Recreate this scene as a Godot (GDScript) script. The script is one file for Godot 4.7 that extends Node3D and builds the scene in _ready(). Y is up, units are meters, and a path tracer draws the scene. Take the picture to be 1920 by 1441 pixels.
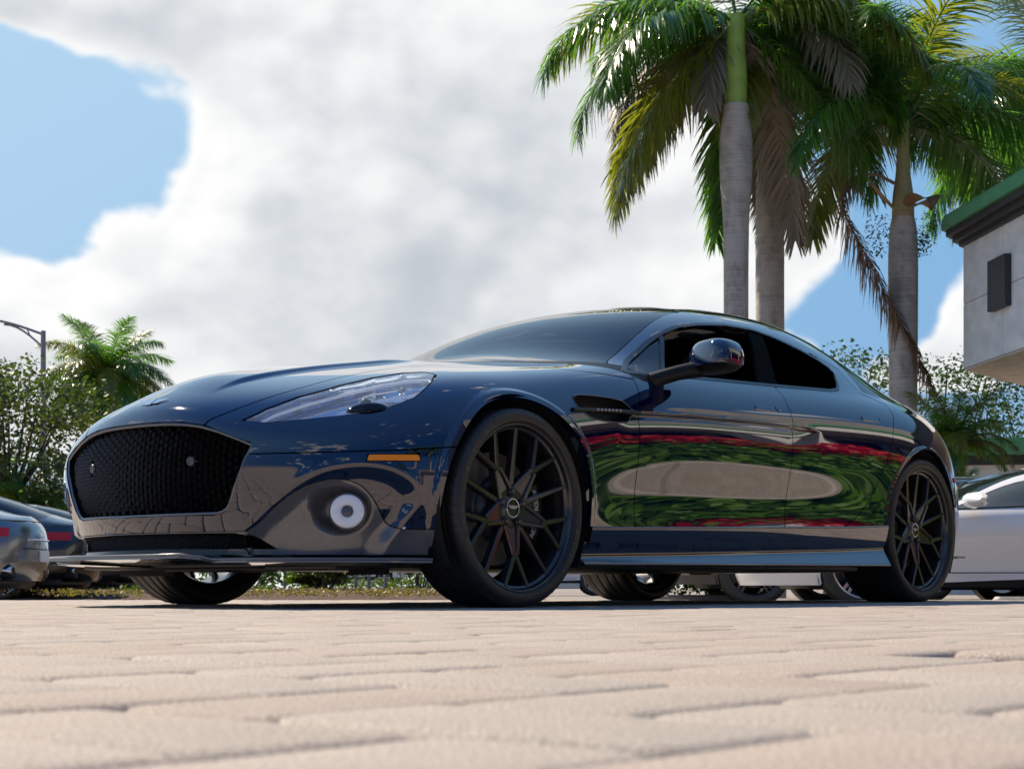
extends Node3D

# ---------------------------------------------------------------- small helpers
const EYE := Vector3(-4.381, 0.067, 4.612)
const RIGHT := Vector3(0.6487, 0.0, 0.7611)
const AHEAD := Vector3(0.7611, 0.0, -0.6487)
const LENS := 3118.6          # focal length in units of the 1920-wide picture
const ROW := 1102.2           # row of the horizon

var rng := RandomNumberGenerator.new()
var used := {}
var M := {}

# a point of the place: metres to the right of the camera's axis, height, metres ahead
func spot(right: float, y: float, ahead: float) -> Vector3:
	var p := EYE + RIGHT * right + AHEAD * ahead
	return Vector3(p.x, y, p.z)

func numbered(called: String) -> String:
	var k: int = used.get(called, -1) + 1
	used[called] = k
	return called if k == 0 else "%s_%03d" % [called, k]

func thing(called: String, label: String, category: String, where := Vector3.ZERO, turn := 0.0, group := "") -> Node3D:
	var o := Node3D.new()
	o.name = numbered(called)
	add_child(o, true)
	o.position = where
	o.rotation.y = turn
	return tag(o, label, category, group)

func tag(o: Node3D, label: String, category: String, group := "") -> Node3D:
	o.set_meta("label", label)
	o.set_meta("category", category)
	if group != "":
		o.set_meta("group", group)
	return o

func put(called: String, mesh: Mesh, material: Material, parent: Node = null) -> MeshInstance3D:
	var o := MeshInstance3D.new()
	o.mesh = mesh
	o.material_override = material
	if parent == null:
		o.name = numbered(called)
		add_child(o, true)
	else:
		var k := 0
		var nm := called
		while parent.has_node(NodePath(nm)):
			k += 1
			nm = "%s_%03d" % [called, k]
		o.name = nm
		parent.add_child(o, true)
	return o

func struct(o: Node3D, kind := "structure") -> Node3D:
	o.set_meta("kind", kind)
	return o

func lin(r: float, g: float, b: float) -> Color:
	return Color(r, g, b).linear_to_srgb()

func mat(r: float, g: float, b: float, rough := 0.6, metal := 0.0, spec := 0.5) -> StandardMaterial3D:
	var m := StandardMaterial3D.new()
	m.albedo_color = lin(r, g, b)
	m.roughness = rough
	m.metallic = metal
	m.metallic_specular = spec
	m.cull_mode = BaseMaterial3D.CULL_DISABLED
	return m

func smooth(a: float, b: float, x: float) -> float:
	var t := clampf((x - a) / (b - a), 0.0, 1.0)
	return t * t * (3.0 - 2.0 * t)

# value of a piecewise-linear function, rounded at its knots
func along(knots: PackedVector2Array, x: float) -> float:
	var n := knots.size()
	if x <= knots[0].x:
		return knots[0].y
	for i in range(1, n):
		if x <= knots[i].x:
			var a := knots[i - 1]
			var b := knots[i]
			var t := (x - a.x) / (b.x - a.x)
			var da := (b.y - a.y) / (b.x - a.x)
			var m0 := da
			var m1 := da
			if i > 1:
				m0 = (b.y - knots[i - 2].y) / (b.x - knots[i - 2].x)
			if i < n - 1:
				m1 = (knots[i + 1].y - a.y) / (knots[i + 1].x - a.x)
			var h := b.x - a.x
			var t2 := t * t
			var t3 := t2 * t
			return (2.0 * t3 - 3.0 * t2 + 1.0) * a.y + (t3 - 2.0 * t2 + t) * h * m0 + (-2.0 * t3 + 3.0 * t2) * b.y + (t3 - t2) * h * m1
	return knots[n - 1].y

# signed distance to a polygon, positive inside
func inside(poly: PackedVector2Array, box: Rect2, q: Vector2) -> float:
	if not box.has_point(q):
		return -0.06
	var n := poly.size()
	var best := 1e9
	var s := false
	var j := n - 1
	for i in n:
		var a := poly[i]
		var b := poly[j]
		var e := b - a
		var w := q - a
		var t := clampf(w.dot(e) / e.length_squared(), 0.0, 1.0)
		best = minf(best, (w - e * t).length_squared())
		if (a.y > q.y) != (b.y > q.y) and q.x < (b.x - a.x) * (q.y - a.y) / (b.y - a.y) + a.x:
			s = not s
		j = i
	var r := sqrt(best)
	return r if s else -r

func box_of(poly: PackedVector2Array) -> Rect2:
	var r := Rect2(poly[0], Vector2.ZERO)
	for p in poly:
		r = r.expand(p)
	return r.grow(0.06)

# a closed polygon with its corners rounded by corner cutting
func rounded(poly: PackedVector2Array, times := 2) -> PackedVector2Array:
	var p := poly
	for k in times:
		var q := PackedVector2Array()
		for i in p.size():
			var a := p[i]
			var b := p[(i + 1) % p.size()]
			q.append(a.lerp(b, 0.25))
			q.append(a.lerp(b, 0.75))
		p = q
	return p

# ---------------------------------------------------------------- a mesh under construction
class Shape:
	var v := PackedVector3Array()
	var n := PackedVector3Array()
	var t := PackedVector2Array()
	var c := PackedColorArray()
	var f := PackedInt32Array()
	var tint := Color.WHITE
	var tinted := false

	func add(p: Vector3, nn: Vector3, uv := Vector2.ZERO) -> int:
		v.append(p)
		n.append(nn)
		t.append(uv)
		if tinted:
			c.append(tint)
		return v.size() - 1

	func tri(a: int, b: int, d: int) -> void:
		f.append(a)
		f.append(b)
		f.append(d)

	func quad(a: int, b: int, d: int, e: int) -> void:
		tri(a, b, d)
		tri(a, d, e)

	# a flat face through points in order
	func face(pts: Array) -> void:
		var nn := Vector3.ZERO
		for i in pts.size():
			var p: Vector3 = pts[i]
			var q: Vector3 = pts[(i + 1) % pts.size()]
			nn += p.cross(q)
		if nn.length_squared() < 1e-20:
			return
		nn = nn.normalized()
		var k0 := v.size()
		for p in pts:
			add(p, nn)
		for i in range(1, pts.size() - 1):
			tri(k0, k0 + i, k0 + i + 1)

	# a box with chamfered edges
	func block(lo: Vector3, hi: Vector3, bevel := 0.0, x := Transform3D.IDENTITY) -> void:
		var s := (hi - lo) * 0.5
		var m := (hi + lo) * 0.5
		var b := minf(bevel, minf(s.x, minf(s.y, s.z)) * 0.9)
		for axis in 3:
			var a1 := (axis + 1) % 3
			var a2 := (axis + 2) % 3
			for sg in [-1.0, 1.0]:
				var pts := []
				for q in [[-1.0, -1.0], [1.0, -1.0], [1.0, 1.0], [-1.0, 1.0]]:
					var p := Vector3.ZERO
					p[axis] = sg * s[axis]
					p[a1] = q[0] * (s[a1] - b)
					p[a2] = q[1] * (s[a2] - b)
					pts.append(x * (m + p))
				if sg < 0.0:
					pts.reverse()
				face(pts)
		if b <= 0.0:
			return
		for axis in 3:
			var a1 := (axis + 1) % 3
			var a2 := (axis + 2) % 3
			for q in [[-1.0, -1.0], [1.0, -1.0], [1.0, 1.0], [-1.0, 1.0]]:
				var p := Vector3.ZERO
				var r := Vector3.ZERO
				p[a1] = q[0] * s[a1]
				p[a2] = q[1] * (s[a2] - b)
				r[a1] = q[0] * (s[a1] - b)
				r[a2] = q[1] * s[a2]
				var e := Vector3.ZERO
				e[axis] = s[axis] - b
				var out := Vector3.ZERO
				out[a1] = q[0]
				out[a2] = q[1]
				out = (x.basis * out).normalized()
				var k := add(x * (m + p - e), out)
				add(x * (m + p + e), out)
				add(x * (m + r + e), out)
				add(x * (m + r - e), out)
				quad(k, k + 1, k + 2, k + 3)
		for sx in [-1.0, 1.0]:
			for sy in [-1.0, 1.0]:
				for sz in [-1.0, 1.0]:
					var g := Vector3(sx, sy, sz)
					var out := (x.basis * g).normalized()
					var k := add(x * (m + g * Vector3(s.x, s.y - b, s.z - b)), out)
					add(x * (m + g * Vector3(s.x - b, s.y, s.z - b)), out)
					add(x * (m + g * Vector3(s.x - b, s.y - b, s.z)), out)
					tri(k, k + 1, k + 2)

	# a tube through points; radii per point
	func tube(pts: Array, radii: Array, sides := 8, caps := true) -> void:
		var np := pts.size()
		var up := Vector3.UP
		var first: Vector3 = pts[1] - pts[0]
		if absf(first.normalized().dot(up)) > 0.9:
			up = Vector3.RIGHT
		var base := v.size()
		var along_ := 0.0
		for i in np:
			var d: Vector3 = (pts[mini(i + 1, np - 1)] - pts[maxi(i - 1, 0)]).normalized()
			var s := d.cross(up).normalized()
			up = s.cross(d).normalized()
			var r: float = radii[mini(i, radii.size() - 1)]
			if i > 0:
				var st: Vector3 = pts[i] - pts[i - 1]
				along_ += st.length()
			for k in sides + 1:
				var a := TAU * k / sides
				var o := s * cos(a) + up * sin(a)
				add(pts[i] + o * r, o, Vector2(float(k) / sides, along_))
		for i in np - 1:
			for k in sides:
				var a := base + i * (sides + 1) + k
				quad(a, a + 1, a + sides + 2, a + sides + 1)
		if caps:
			for e in [0, np - 1]:
				var ring := []
				for k in sides:
					ring.append(v[base + e * (sides + 1) + k])
				if e == 0:
					ring.reverse()
				face(ring)

	# revolve a profile of (along, radius) about an axis
	func lathe(profile: PackedVector2Array, sides := 48, x := Transform3D.IDENTITY, from := 0.0, to := TAU) -> void:
		var base := v.size()
		var np := profile.size()
		for i in np:
			var d := profile[mini(i + 1, np - 1)] - profile[maxi(i - 1, 0)]
			var nn := Vector2(-d.y, d.x).normalized()      # (along, out)
			for k in sides + 1:
				var a := from + (to - from) * k / sides
				var o := Vector3(cos(a), sin(a), 0.0)
				add(x * (o * profile[i].y + Vector3(0, 0, profile[i].x)), (x.basis * (o * nn.y + Vector3(0, 0, nn.x))).normalized(), Vector2(float(k) / sides, float(i) / np))
		for i in np - 1:
			for k in sides:
				var a := base + i * (sides + 1) + k
				quad(a, a + 1, a + sides + 2, a + sides + 1)

	# a flat bar with bevelled shoulders between two points; across = half widths, thick = depth, out = facing direction
	func bar(a: Vector3, b: Vector3, wa: float, wb: float, out: Vector3, thick: float, bevel: float) -> void:
		var d := (b - a).normalized()
		var s := d.cross(out).normalized()
		var o := s.cross(d).normalized()
		if o.dot(out) < 0.0:
			o = -o
		var ring := func(p: Vector3, w: float) -> Array:
			return [p + s * w - o * thick, p + s * w - o * bevel, p + s * maxf(w - bevel, w * 0.3), p - s * maxf(w - bevel, w * 0.3), p - s * w - o * bevel, p - s * w - o * thick]
		var ra: Array = ring.call(a, wa)
		var rb: Array = ring.call(b, wb)
		for i in 5:
			face([ra[i], ra[i + 1], rb[i + 1], rb[i]])
		face(ra)
		face([rb[5], rb[4], rb[3], rb[2], rb[1], rb[0]])

	func merge(o: Shape, x: Transform3D) -> void:
		var k := v.size()
		for i in o.v.size():
			v.append(x * o.v[i])
			n.append((x.basis * o.n[i]).normalized())
			t.append(o.t[i])
			if tinted:
				c.append(o.c[i] if o.c.size() > i else tint)
		for i in o.f:
			f.append(i + k)

	func mirrored() -> Shape:
		var o := Shape.new()
		o.f = f.duplicate()
		o.t = t.duplicate()
		o.c = c.duplicate()
		o.tinted = tinted
		o.v = v.duplicate()
		o.n = n.duplicate()
		for i in v.size():
			o.v[i].z = -o.v[i].z
			o.n[i].z = -o.n[i].z
		return o

	# every face turned the way its normals point (front faces run clockwise)
	func mesh() -> ArrayMesh:
		var m := ArrayMesh.new()
		if f.is_empty():
			return m
		for i in range(0, f.size(), 3):
			var a := f[i]
			var b := f[i + 1]
			var d := f[i + 2]
			if (v[b] - v[a]).cross(v[d] - v[a]).dot(n[a] + n[b] + n[d]) > 0.0:
				f[i + 1] = d
				f[i + 2] = b
		var arr := []
		arr.resize(Mesh.ARRAY_MAX)
		arr[Mesh.ARRAY_VERTEX] = v
		arr[Mesh.ARRAY_NORMAL] = n
		arr[Mesh.ARRAY_TEX_UV] = t
		if tinted:
			arr[Mesh.ARRAY_COLOR] = c
		arr[Mesh.ARRAY_INDEX] = f
		m.add_surface_from_arrays(Mesh.PRIMITIVE_TRIANGLES, arr)
		return m

# faces are given counter-clockwise as seen from outside or either way: a solid's flat faces are turned outwards from a centre
func outward(s: Shape, centre: Vector3) -> Shape:
	for i in range(0, s.f.size(), 3):
		var m := (s.v[s.f[i]] + s.v[s.f[i + 1]] + s.v[s.f[i + 2]]) / 3.0 - centre
		for k in 3:
			if s.n[s.f[i + k]].dot(m) < 0.0:
				s.n[s.f[i + k]] = -s.n[s.f[i + k]]
	return s
func body_net() -> Array:
	var net := []
	net.append(column([-0.905,0.175,0,-0.945,0.265,0,-0.968,0.33,0,-0.975,0.42,0,-0.968,0.51,0,-0.957,0.585,0,-0.935,0.635,0,-0.905,0.672,0,-0.86,0.705,0,-0.79,0.745,0,-0.72,0.775,0,-0.64,0.8,0,-0.55,0.822,0,-0.45,0.845,0]))
	net.append(column([-0.897,0.175,0.145,-0.935,0.265,0.16,-0.96,0.33,0.17,-0.967,0.42,0.175,-0.96,0.51,0.175,-0.949,0.585,0.17,-0.927,0.635,0.16,-0.897,0.67,0.15,-0.852,0.702,0.135,-0.782,0.741,0.115,-0.715,0.771,0.095,-0.635,0.797,0.07,-0.55,0.82,0.04,-0.45,0.845,0]))
	net.append(column([-0.868,0.175,0.318,-0.889,0.265,0.333,-0.908,0.33,0.348,-0.926,0.42,0.362,-0.927,0.51,0.365,-0.913,0.582,0.355,-0.887,0.63,0.335,-0.85,0.668,0.31,-0.805,0.702,0.275,-0.74,0.738,0.235,-0.67,0.77,0.19,-0.59,0.8,0.14,-0.5,0.828,0.075,-0.38,0.856,0]))
	net.append(column([-0.797,0.175,0.515,-0.81,0.265,0.522,-0.822,0.33,0.54,-0.843,0.42,0.552,-0.845,0.505,0.556,-0.825,0.575,0.542,-0.787,0.633,0.512,-0.742,0.68,0.467,-0.692,0.718,0.412,-0.63,0.753,0.348,-0.555,0.787,0.28,-0.47,0.82,0.2,-0.37,0.848,0.105,-0.25,0.88,0]))
	net.append(column([-0.662,0.175,0.69,-0.672,0.265,0.692,-0.7,0.33,0.711,-0.717,0.42,0.725,-0.716,0.505,0.727,-0.693,0.585,0.71,-0.65,0.653,0.672,-0.598,0.708,0.614,-0.54,0.748,0.542,-0.475,0.782,0.453,-0.39,0.818,0.36,-0.295,0.85,0.255,-0.195,0.878,0.135,-0.09,0.904,0]))
	net.append(column([-0.49,0.175,0.8,-0.522,0.265,0.817,-0.547,0.335,0.835,-0.562,0.42,0.85,-0.56,0.51,0.852,-0.538,0.598,0.835,-0.5,0.672,0.79,-0.448,0.733,0.722,-0.39,0.776,0.634,-0.322,0.808,0.535,-0.235,0.841,0.425,-0.14,0.871,0.3,-0.05,0.898,0.16,0.05,0.922,0]))
	net.append(column([-0.34,0.175,0.885,-0.363,0.27,0.895,-0.378,0.335,0.914,-0.385,0.42,0.927,-0.382,0.515,0.93,-0.367,0.612,0.918,-0.337,0.694,0.875,-0.297,0.757,0.8,-0.247,0.8,0.7,-0.178,0.832,0.59,-0.1,0.862,0.465,-0.01,0.893,0.33,0.08,0.919,0.175,0.18,0.942,0]))
	net.append(column([-0.16,0.18,0.915,-0.165,0.275,0.935,-0.165,0.335,0.948,-0.165,0.42,0.955,-0.165,0.52,0.956,-0.155,0.625,0.946,-0.135,0.717,0.905,-0.11,0.785,0.835,-0.07,0.825,0.735,-0.01,0.854,0.62,0.06,0.882,0.49,0.14,0.911,0.35,0.22,0.936,0.185,0.31,0.957,0]))
	net.append(column([0.08,0.19,0.915,0.08,0.28,0.935,0.08,0.34,0.948,0.08,0.43,0.957,0.08,0.53,0.96,0.085,0.635,0.952,0.095,0.73,0.915,0.11,0.802,0.85,0.14,0.847,0.755,0.18,0.874,0.64,0.24,0.901,0.505,0.31,0.928,0.36,0.38,0.951,0.19,0.47,0.967,0]))
	net.append(column([0.36,0.23,0.915,0.36,0.285,0.925,0.36,0.345,0.93,0.36,0.44,0.94,0.36,0.54,0.952,0.365,0.645,0.955,0.37,0.7462,0.9257,0.38,0.8259,0.8692,0.39,0.872,0.79,0.43,0.897,0.69,0.47,0.922,0.56,0.52,0.948,0.4,0.58,0.972,0.21,0.63,0.985,0]))
	net.append(column([0.66,0.245,0.915,0.66,0.295,0.918,0.66,0.35,0.917,0.66,0.445,0.926,0.66,0.55,0.945,0.66,0.655,0.957,0.66,0.7628,0.9383,0.66,0.8451,0.8918,0.67,0.892,0.835,0.69,0.923,0.775,0.72,0.958,0.66,0.76,1.01,0.48,0.8,1.06,0.25,0.82,1.08,0]))
	net.append(column([1,0.26,0.918,1,0.305,0.915,1,0.355,0.91,1,0.445,0.917,1,0.55,0.938,1,0.66,0.956,1,0.774,0.944,1,0.858,0.904,1,0.905,0.85,1,0.96,0.8,1,1.05,0.71,1.02,1.135,0.53,1.04,1.19,0.28,1.05,1.21,0]))
	net.append(column([1.4,0.275,0.92,1.4,0.315,0.915,1.4,0.36,0.908,1.4,0.45,0.915,1.4,0.55,0.936,1.4,0.66,0.955,1.4,0.779,0.944,1.4,0.868,0.904,1.4,0.918,0.852,1.4,0.995,0.8,1.4,1.15,0.71,1.4,1.25,0.56,1.4,1.295,0.29,1.4,1.31,0]))
	net.append(column([1.85,0.285,0.925,1.85,0.325,0.92,1.85,0.37,0.912,1.85,0.455,0.918,1.85,0.555,0.938,1.85,0.665,0.956,1.85,0.789,0.945,1.85,0.883,0.904,1.85,0.93,0.855,1.85,1.01,0.8,1.85,1.175,0.71,1.85,1.295,0.57,1.85,1.345,0.3,1.85,1.358,0]))
	net.append(column([2.3,0.295,0.935,2.3,0.335,0.93,2.3,0.38,0.925,2.3,0.46,0.93,2.3,0.56,0.945,2.3,0.67,0.962,2.3,0.799,0.954,2.3,0.898,0.909,2.3,0.945,0.855,2.3,1.02,0.8,2.3,1.185,0.7,2.3,1.305,0.55,2.3,1.352,0.29,2.3,1.368,0]))
	net.append(column([2.7,0.3,0.95,2.7,0.34,0.95,2.7,0.39,0.948,2.7,0.47,0.952,2.7,0.57,0.96,2.7,0.68,0.97,2.7,0.8132,0.9602,2.7,0.9124,0.9092,2.7,0.96,0.845,2.7,1.03,0.775,2.7,1.145,0.675,2.7,1.24,0.52,2.7,1.285,0.28,2.7,1.3,0]))
	net.append(column([3.05,0.3,0.955,3.05,0.34,0.958,3.05,0.39,0.96,3.05,0.47,0.965,3.05,0.57,0.968,3.05,0.69,0.97,3.05,0.822,0.9515,3.05,0.9165,0.897,3.05,0.965,0.815,3.05,1.015,0.72,3.05,1.085,0.61,3.05,1.145,0.47,3.05,1.18,0.25,3.05,1.192,0]))
	net.append(column([3.38,0.28,0.895,3.39,0.33,0.912,3.4,0.39,0.918,3.41,0.47,0.92,3.405,0.57,0.915,3.39,0.7,0.9,3.38,0.805,0.868,3.37,0.885,0.805,3.37,0.938,0.72,3.38,0.98,0.64,3.38,1.015,0.53,3.38,1.045,0.4,3.38,1.068,0.21,3.38,1.077,0]))
	net.append(column([3.66,0.26,0.765,3.69,0.32,0.78,3.7,0.39,0.788,3.7,0.47,0.785,3.69,0.57,0.775,3.67,0.7,0.755,3.65,0.8,0.72,3.63,0.868,0.66,3.65,0.92,0.61,3.64,0.945,0.515,3.63,0.968,0.42,3.63,0.985,0.31,3.63,0.998,0.17,3.63,1.003,0]))
	net.append(column([3.87,0.25,0.5,3.91,0.31,0.52,3.94,0.39,0.53,3.95,0.47,0.53,3.95,0.57,0.525,3.945,0.69,0.515,3.93,0.79,0.49,3.9,0.86,0.44,3.87,0.905,0.38,3.85,0.93,0.32,3.84,0.945,0.26,3.83,0.958,0.2,3.82,0.966,0.11,3.82,0.97,0]))
	net.append(column([3.94,0.25,0,4,0.31,0,4.04,0.39,0,4.05,0.47,0,4.05,0.57,0,4.045,0.69,0,4.03,0.79,0,4,0.86,0,3.97,0.905,0,3.94,0.928,0,3.92,0.945,0,3.9,0.958,0,3.88,0.966,0,3.87,0.97,0]))
	return net

# ---------------------------------------------------------------- the car body: one smooth sheet, cut into panels
func column(a: Array) -> PackedVector3Array:
	var r := PackedVector3Array()
	for i in range(0, a.size(), 3):
		r.append(Vector3(a[i], a[i + 1], a[i + 2]))
	return r

func spline_weights(t: float) -> PackedFloat32Array:
	var s := 1.0 - t
	return PackedFloat32Array([s * s * s / 6.0, (3.0 * t * t * t - 6.0 * t * t + 4.0) / 6.0, (-3.0 * t * t * t + 3.0 * t * t + 3.0 * t + 1.0) / 6.0, t * t * t / 6.0])

# the sheet (one half of a car, z from 0 outwards) as a regular grid of points and normals
class Sheet:
	var nu: int
	var nv: int
	var p := PackedVector3Array()
	var n := PackedVector3Array()

func make_sheet(net: Array, per_u: int, per_v: int, bend: int, size := Vector3.ONE) -> Sheet:
	var cols: Array = []
	var flip := Vector3(1, 1, -1)
	var first := PackedVector3Array()
	var last := PackedVector3Array()
	for q in net[1]:
		first.append(q * flip)
	for q in net[net.size() - 2]:
		last.append(q * flip)
	cols.append(first)
	cols.append_array(net)
	cols.append(last)
	var rows: int = net[0].size()
	var s := Sheet.new()
	s.nu = (net.size() - 1) * per_u + 1
	s.nv = (rows - 1) * per_v + 1
	s.p.resize(s.nu * s.nv)
	s.n.resize(s.nu * s.nv)
	for iu in s.nu:
		var k := mini(iu / per_u, net.size() - 2)
		var w := spline_weights(float(iu - k * per_u) / per_u)
		var line := PackedVector3Array()
		for j in rows:
			line.append(cols[k][j] * w[0] + cols[k + 1][j] * w[1] + cols[k + 2][j] * w[2] + cols[k + 3][j] * w[3])
		line.append(line[rows - 2] * flip)
		line.insert(0, line[0] * 2.0 - line[1])
		for iv in s.nv:
			var l := mini(iv / per_v, rows - 2)
			var q := spline_weights(float(iv - l * per_v) / per_v)
			var pt := line[l] * q[0] + line[l + 1] * q[1] + line[l + 2] * q[2] + line[l + 3] * q[3]
			if bend == 1:
				pt = shaped(pt)
			s.p[iu * s.nv + iv] = pt * size
	for iu in s.nu:
		for iv in s.nv:
			var a := s.p[mini(iu + 1, s.nu - 1) * s.nv + iv]
			var b := s.p[maxi(iu - 1, 0) * s.nv + iv]
			var c := s.p[iu * s.nv + mini(iv + 1, s.nv - 1)]
			var d := s.p[iu * s.nv + maxi(iv - 1, 0)]
			if iu == 0:
				b = a * flip
			elif iu == s.nu - 1:
				a = b * flip
			if iv == s.nv - 1:
				c = d * flip
			var nn := (a - b).cross(c - d)
			s.n[iu * s.nv + iv] = nn.normalized()
	# the normals must point out of the car
	var mid := (s.nu / 2) * s.nv + s.nv / 3
	if s.n[mid].z < 0.0:
		for i in s.n.size():
			s.n[i] = -s.n[i]
	return s

const FRONT_WHEEL := Vector2(-0.015, 0.343)
const REAR_WHEEL := Vector2(2.975, 0.346)

# relief pressed into the sheet: wheel-arch lips, the crease behind the vent, the bowl of the lower front lamp
func shaped(p: Vector3) -> Vector3:
	var q := Vector2(p.x, p.y)
	if p.z > 0.7:
		var r := q.distance_to(FRONT_WHEEL)
		if r < 0.5 and p.y > 0.2:
			p.z += 0.012 * smooth(0.415, 0.404, r)
		r = q.distance_to(REAR_WHEEL)
		if r < 0.5:
			p.z += 0.006 * smooth(0.400, 0.392, r)
		if p.x > 0.2 and p.x < 2.1:
			var yc := along(crease, p.x)
			var fade := smooth(0.5, 0.62, p.x) * smooth(2.0, 1.72, p.x)
			var dy := yc - p.y
			if dy > 0.0 and dy < 0.2:
				p.z -= 0.013 * fade * smooth(0.0, 0.010, dy) * exp(-dy / 0.035)
			elif dy <= 0.0 and dy > -0.05:
				p.z += 0.003 * fade * exp(dy / 0.012)
	if p.x < -0.4 and p.z > 0.45 and p.y < 0.55:
		# the brow over the carbon lamp housing: the surface tucks in below a ridge
		var s := in_poly(brow, "brow", q)
		if s > -0.05:
			p += Vector3(0.60, 0.0, -0.80) * (0.024 * smooth(-0.008, 0.055, s) - 0.003 * exp(-pow((s + 0.008) / 0.016, 2.0)))
			var t := inside(scoop, scoop_box, q)
			var across := (p.x + 0.655) * 0.68 + (p.z - 0.735) * 0.73
			var r := Vector2((across + 0.022) / 0.112, (p.y - 0.322) / 0.088).length()
			if r < 1.0:
				p += Vector3(0.60, 0.0, -0.80) * 0.050 * smooth(1.0, 0.30, r) * smooth(-0.01, 0.03, t)
	if p.y > 0.6 and p.z < 0.4 and p.x < 0.7:
		# the raised middle of the bonnet
		var zc := 0.215 + 0.05 * smooth(-0.7, 0.4, p.x)
		p.y += 0.013 * smooth(zc + 0.016, zc - 0.022, p.z) * smooth(-0.80, -0.60, p.x) * smooth(0.30, 0.0, p.x)
	return p

var brow := PackedVector2Array([Vector2(-0.80, 0.36), Vector2(-0.757, 0.42), Vector2(-0.717, 0.447), Vector2(-0.655, 0.462), Vector2(-0.599, 0.460), Vector2(-0.536, 0.441), Vector2(-0.475, 0.397), Vector2(-0.462, 0.349), Vector2(-0.486, 0.298), Vector2(-0.50, 0.262), Vector2(-0.53, 0.20), Vector2(-0.53, 0.10), Vector2(-0.95, 0.10), Vector2(-0.84, 0.25)])
var crease := PackedVector2Array([Vector2(0.26, 0.700), Vector2(0.677, 0.721), Vector2(1.034, 0.736), Vector2(1.421, 0.747), Vector2(1.753, 0.751), Vector2(2.1, 0.748)])
var hood_edge := PackedVector2Array([Vector2(-1.0, 0.28), Vector2(-0.897, 0.329), Vector2(-0.85, 0.372), Vector2(-0.779, 0.415), Vector2(-0.614, 0.467), Vector2(-0.456, 0.479), Vector2(-0.263, 0.478), Vector2(-0.114, 0.485), Vector2(0.048, 0.512), Vector2(0.178, 0.585), Vector2(0.291, 0.695), Vector2(0.431, 0.79), Vector2(0.649, 0.862), Vector2(0.9, 0.9)])
var bumper_edge := PackedVector2Array([Vector2(-1.0, 0.495), Vector2(-0.85, 0.498), Vector2(-0.77, 0.500), Vector2(-0.66, 0.505), Vector2(-0.513, 0.514), Vector2(-0.38, 0.527), Vector2(-0.2, 0.54)])
var door_foot := PackedVector2Array([Vector2(0.2, 0.284), Vector2(0.344, 0.287), Vector2(0.665, 0.296), Vector2(1.056, 0.306), Vector2(1.73, 0.327), Vector2(2.235, 0.341), Vector2(2.6, 0.358)])
var door_gap := PackedVector2Array([Vector2(0.25, 0.668), Vector2(0.332, 0.742), Vector2(0.40, 0.735), Vector2(0.525, 0.7485), Vector2(0.682, 0.743), Vector2(0.774, 0.763), Vector2(0.868, 0.758), Vector2(0.95, 0.758)])   # (y, x offset base) unused rows are kept straight
var a_gap := PackedVector2Array([Vector2(0.25, 0.672), Vector2(0.30, 0.666), Vector2(0.36, 0.655), Vector2(0.47, 0.650), Vector2(0.67, 0.652), Vector2(0.73, 0.664), Vector2(0.838, 0.706), Vector2(0.90, 0.715)])
var b_gap := PackedVector2Array([Vector2(0.25, 1.740), Vector2(0.332, 1.742), Vector2(0.525, 1.748), Vector2(0.682, 1.750), Vector2(0.774, 1.762), Vector2(0.868, 1.758), Vector2(0.94, 1.756), Vector2(1.3, 1.756)])
var c_line := PackedVector2Array([Vector2(2.18, 0.30), Vector2(2.235, 0.343), Vector2(2.33, 0.385), Vector2(2.437, 0.461), Vector2(2.513, 0.574), Vector2(2.583, 0.687), Vector2(2.655, 0.818), Vector2(2.70, 0.885), Vector2(2.70, 0.925), Vector2(2.62, 0.955), Vector2(2.545, 0.972), Vector2(2.525, 1.02), Vector2(2.50, 1.09), Vector2(2.44, 1.16), Vector2(2.2, 1.4), Vector2(1.6, 1.4), Vector2(1.6, 0.30)])
var dlo := PackedVector2Array([Vector2(0.715, 0.893), Vector2(0.83, 0.95), Vector2(0.949, 1.002), Vector2(1.06, 1.055), Vector2(1.184, 1.107), Vector2(1.33, 1.154), Vector2(1.483, 1.181), Vector2(1.684, 1.203), Vector2(1.885, 1.206), Vector2(2.028, 1.186), Vector2(2.209, 1.146), Vector2(2.32, 1.115), Vector2(2.40, 1.082), Vector2(2.412, 1.05), Vector2(2.369, 1.0), Vector2(2.33, 0.972), Vector2(2.25, 0.959), Vector2(1.758, 0.935), Vector2(1.342, 0.918), Vector2(0.947, 0.901)])
var grille := PackedVector2Array([Vector2(0.505, 0.521), Vector2(0.50, 0.535), Vector2(0.335, 0.596), Vector2(0.23, 0.612), Vector2(0.12, 0.617), Vector2(-0.12, 0.617), Vector2(-0.23, 0.612), Vector2(-0.335, 0.596), Vector2(-0.50, 0.535), Vector2(-0.505, 0.521), Vector2(-0.425, 0.345), Vector2(-0.40, 0.316), Vector2(-0.36, 0.305), Vector2(0.36, 0.305), Vector2(0.40, 0.316), Vector2(0.425, 0.345)])
var intake := PackedVector2Array([Vector2(-0.52, 0.194), Vector2(-0.46, 0.236), Vector2(-0.41, 0.244), Vector2(0.41, 0.244), Vector2(0.46, 0.236), Vector2(0.52, 0.194)])
var headlight := PackedVector2Array([Vector2(-0.84, 0.611), Vector2(-0.77, 0.652), Vector2(-0.669, 0.696), Vector2(-0.519, 0.745), Vector2(-0.388, 0.781), Vector2(-0.261, 0.808), Vector2(-0.205, 0.813), Vector2(-0.215, 0.798), Vector2(-0.253, 0.782), Vector2(-0.337, 0.739), Vector2(-0.415, 0.696), Vector2(-0.49, 0.666), Vector2(-0.558, 0.643), Vector2(-0.642, 0.627), Vector2(-0.716, 0.615), Vector2(-0.803, 0.603)])
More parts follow.
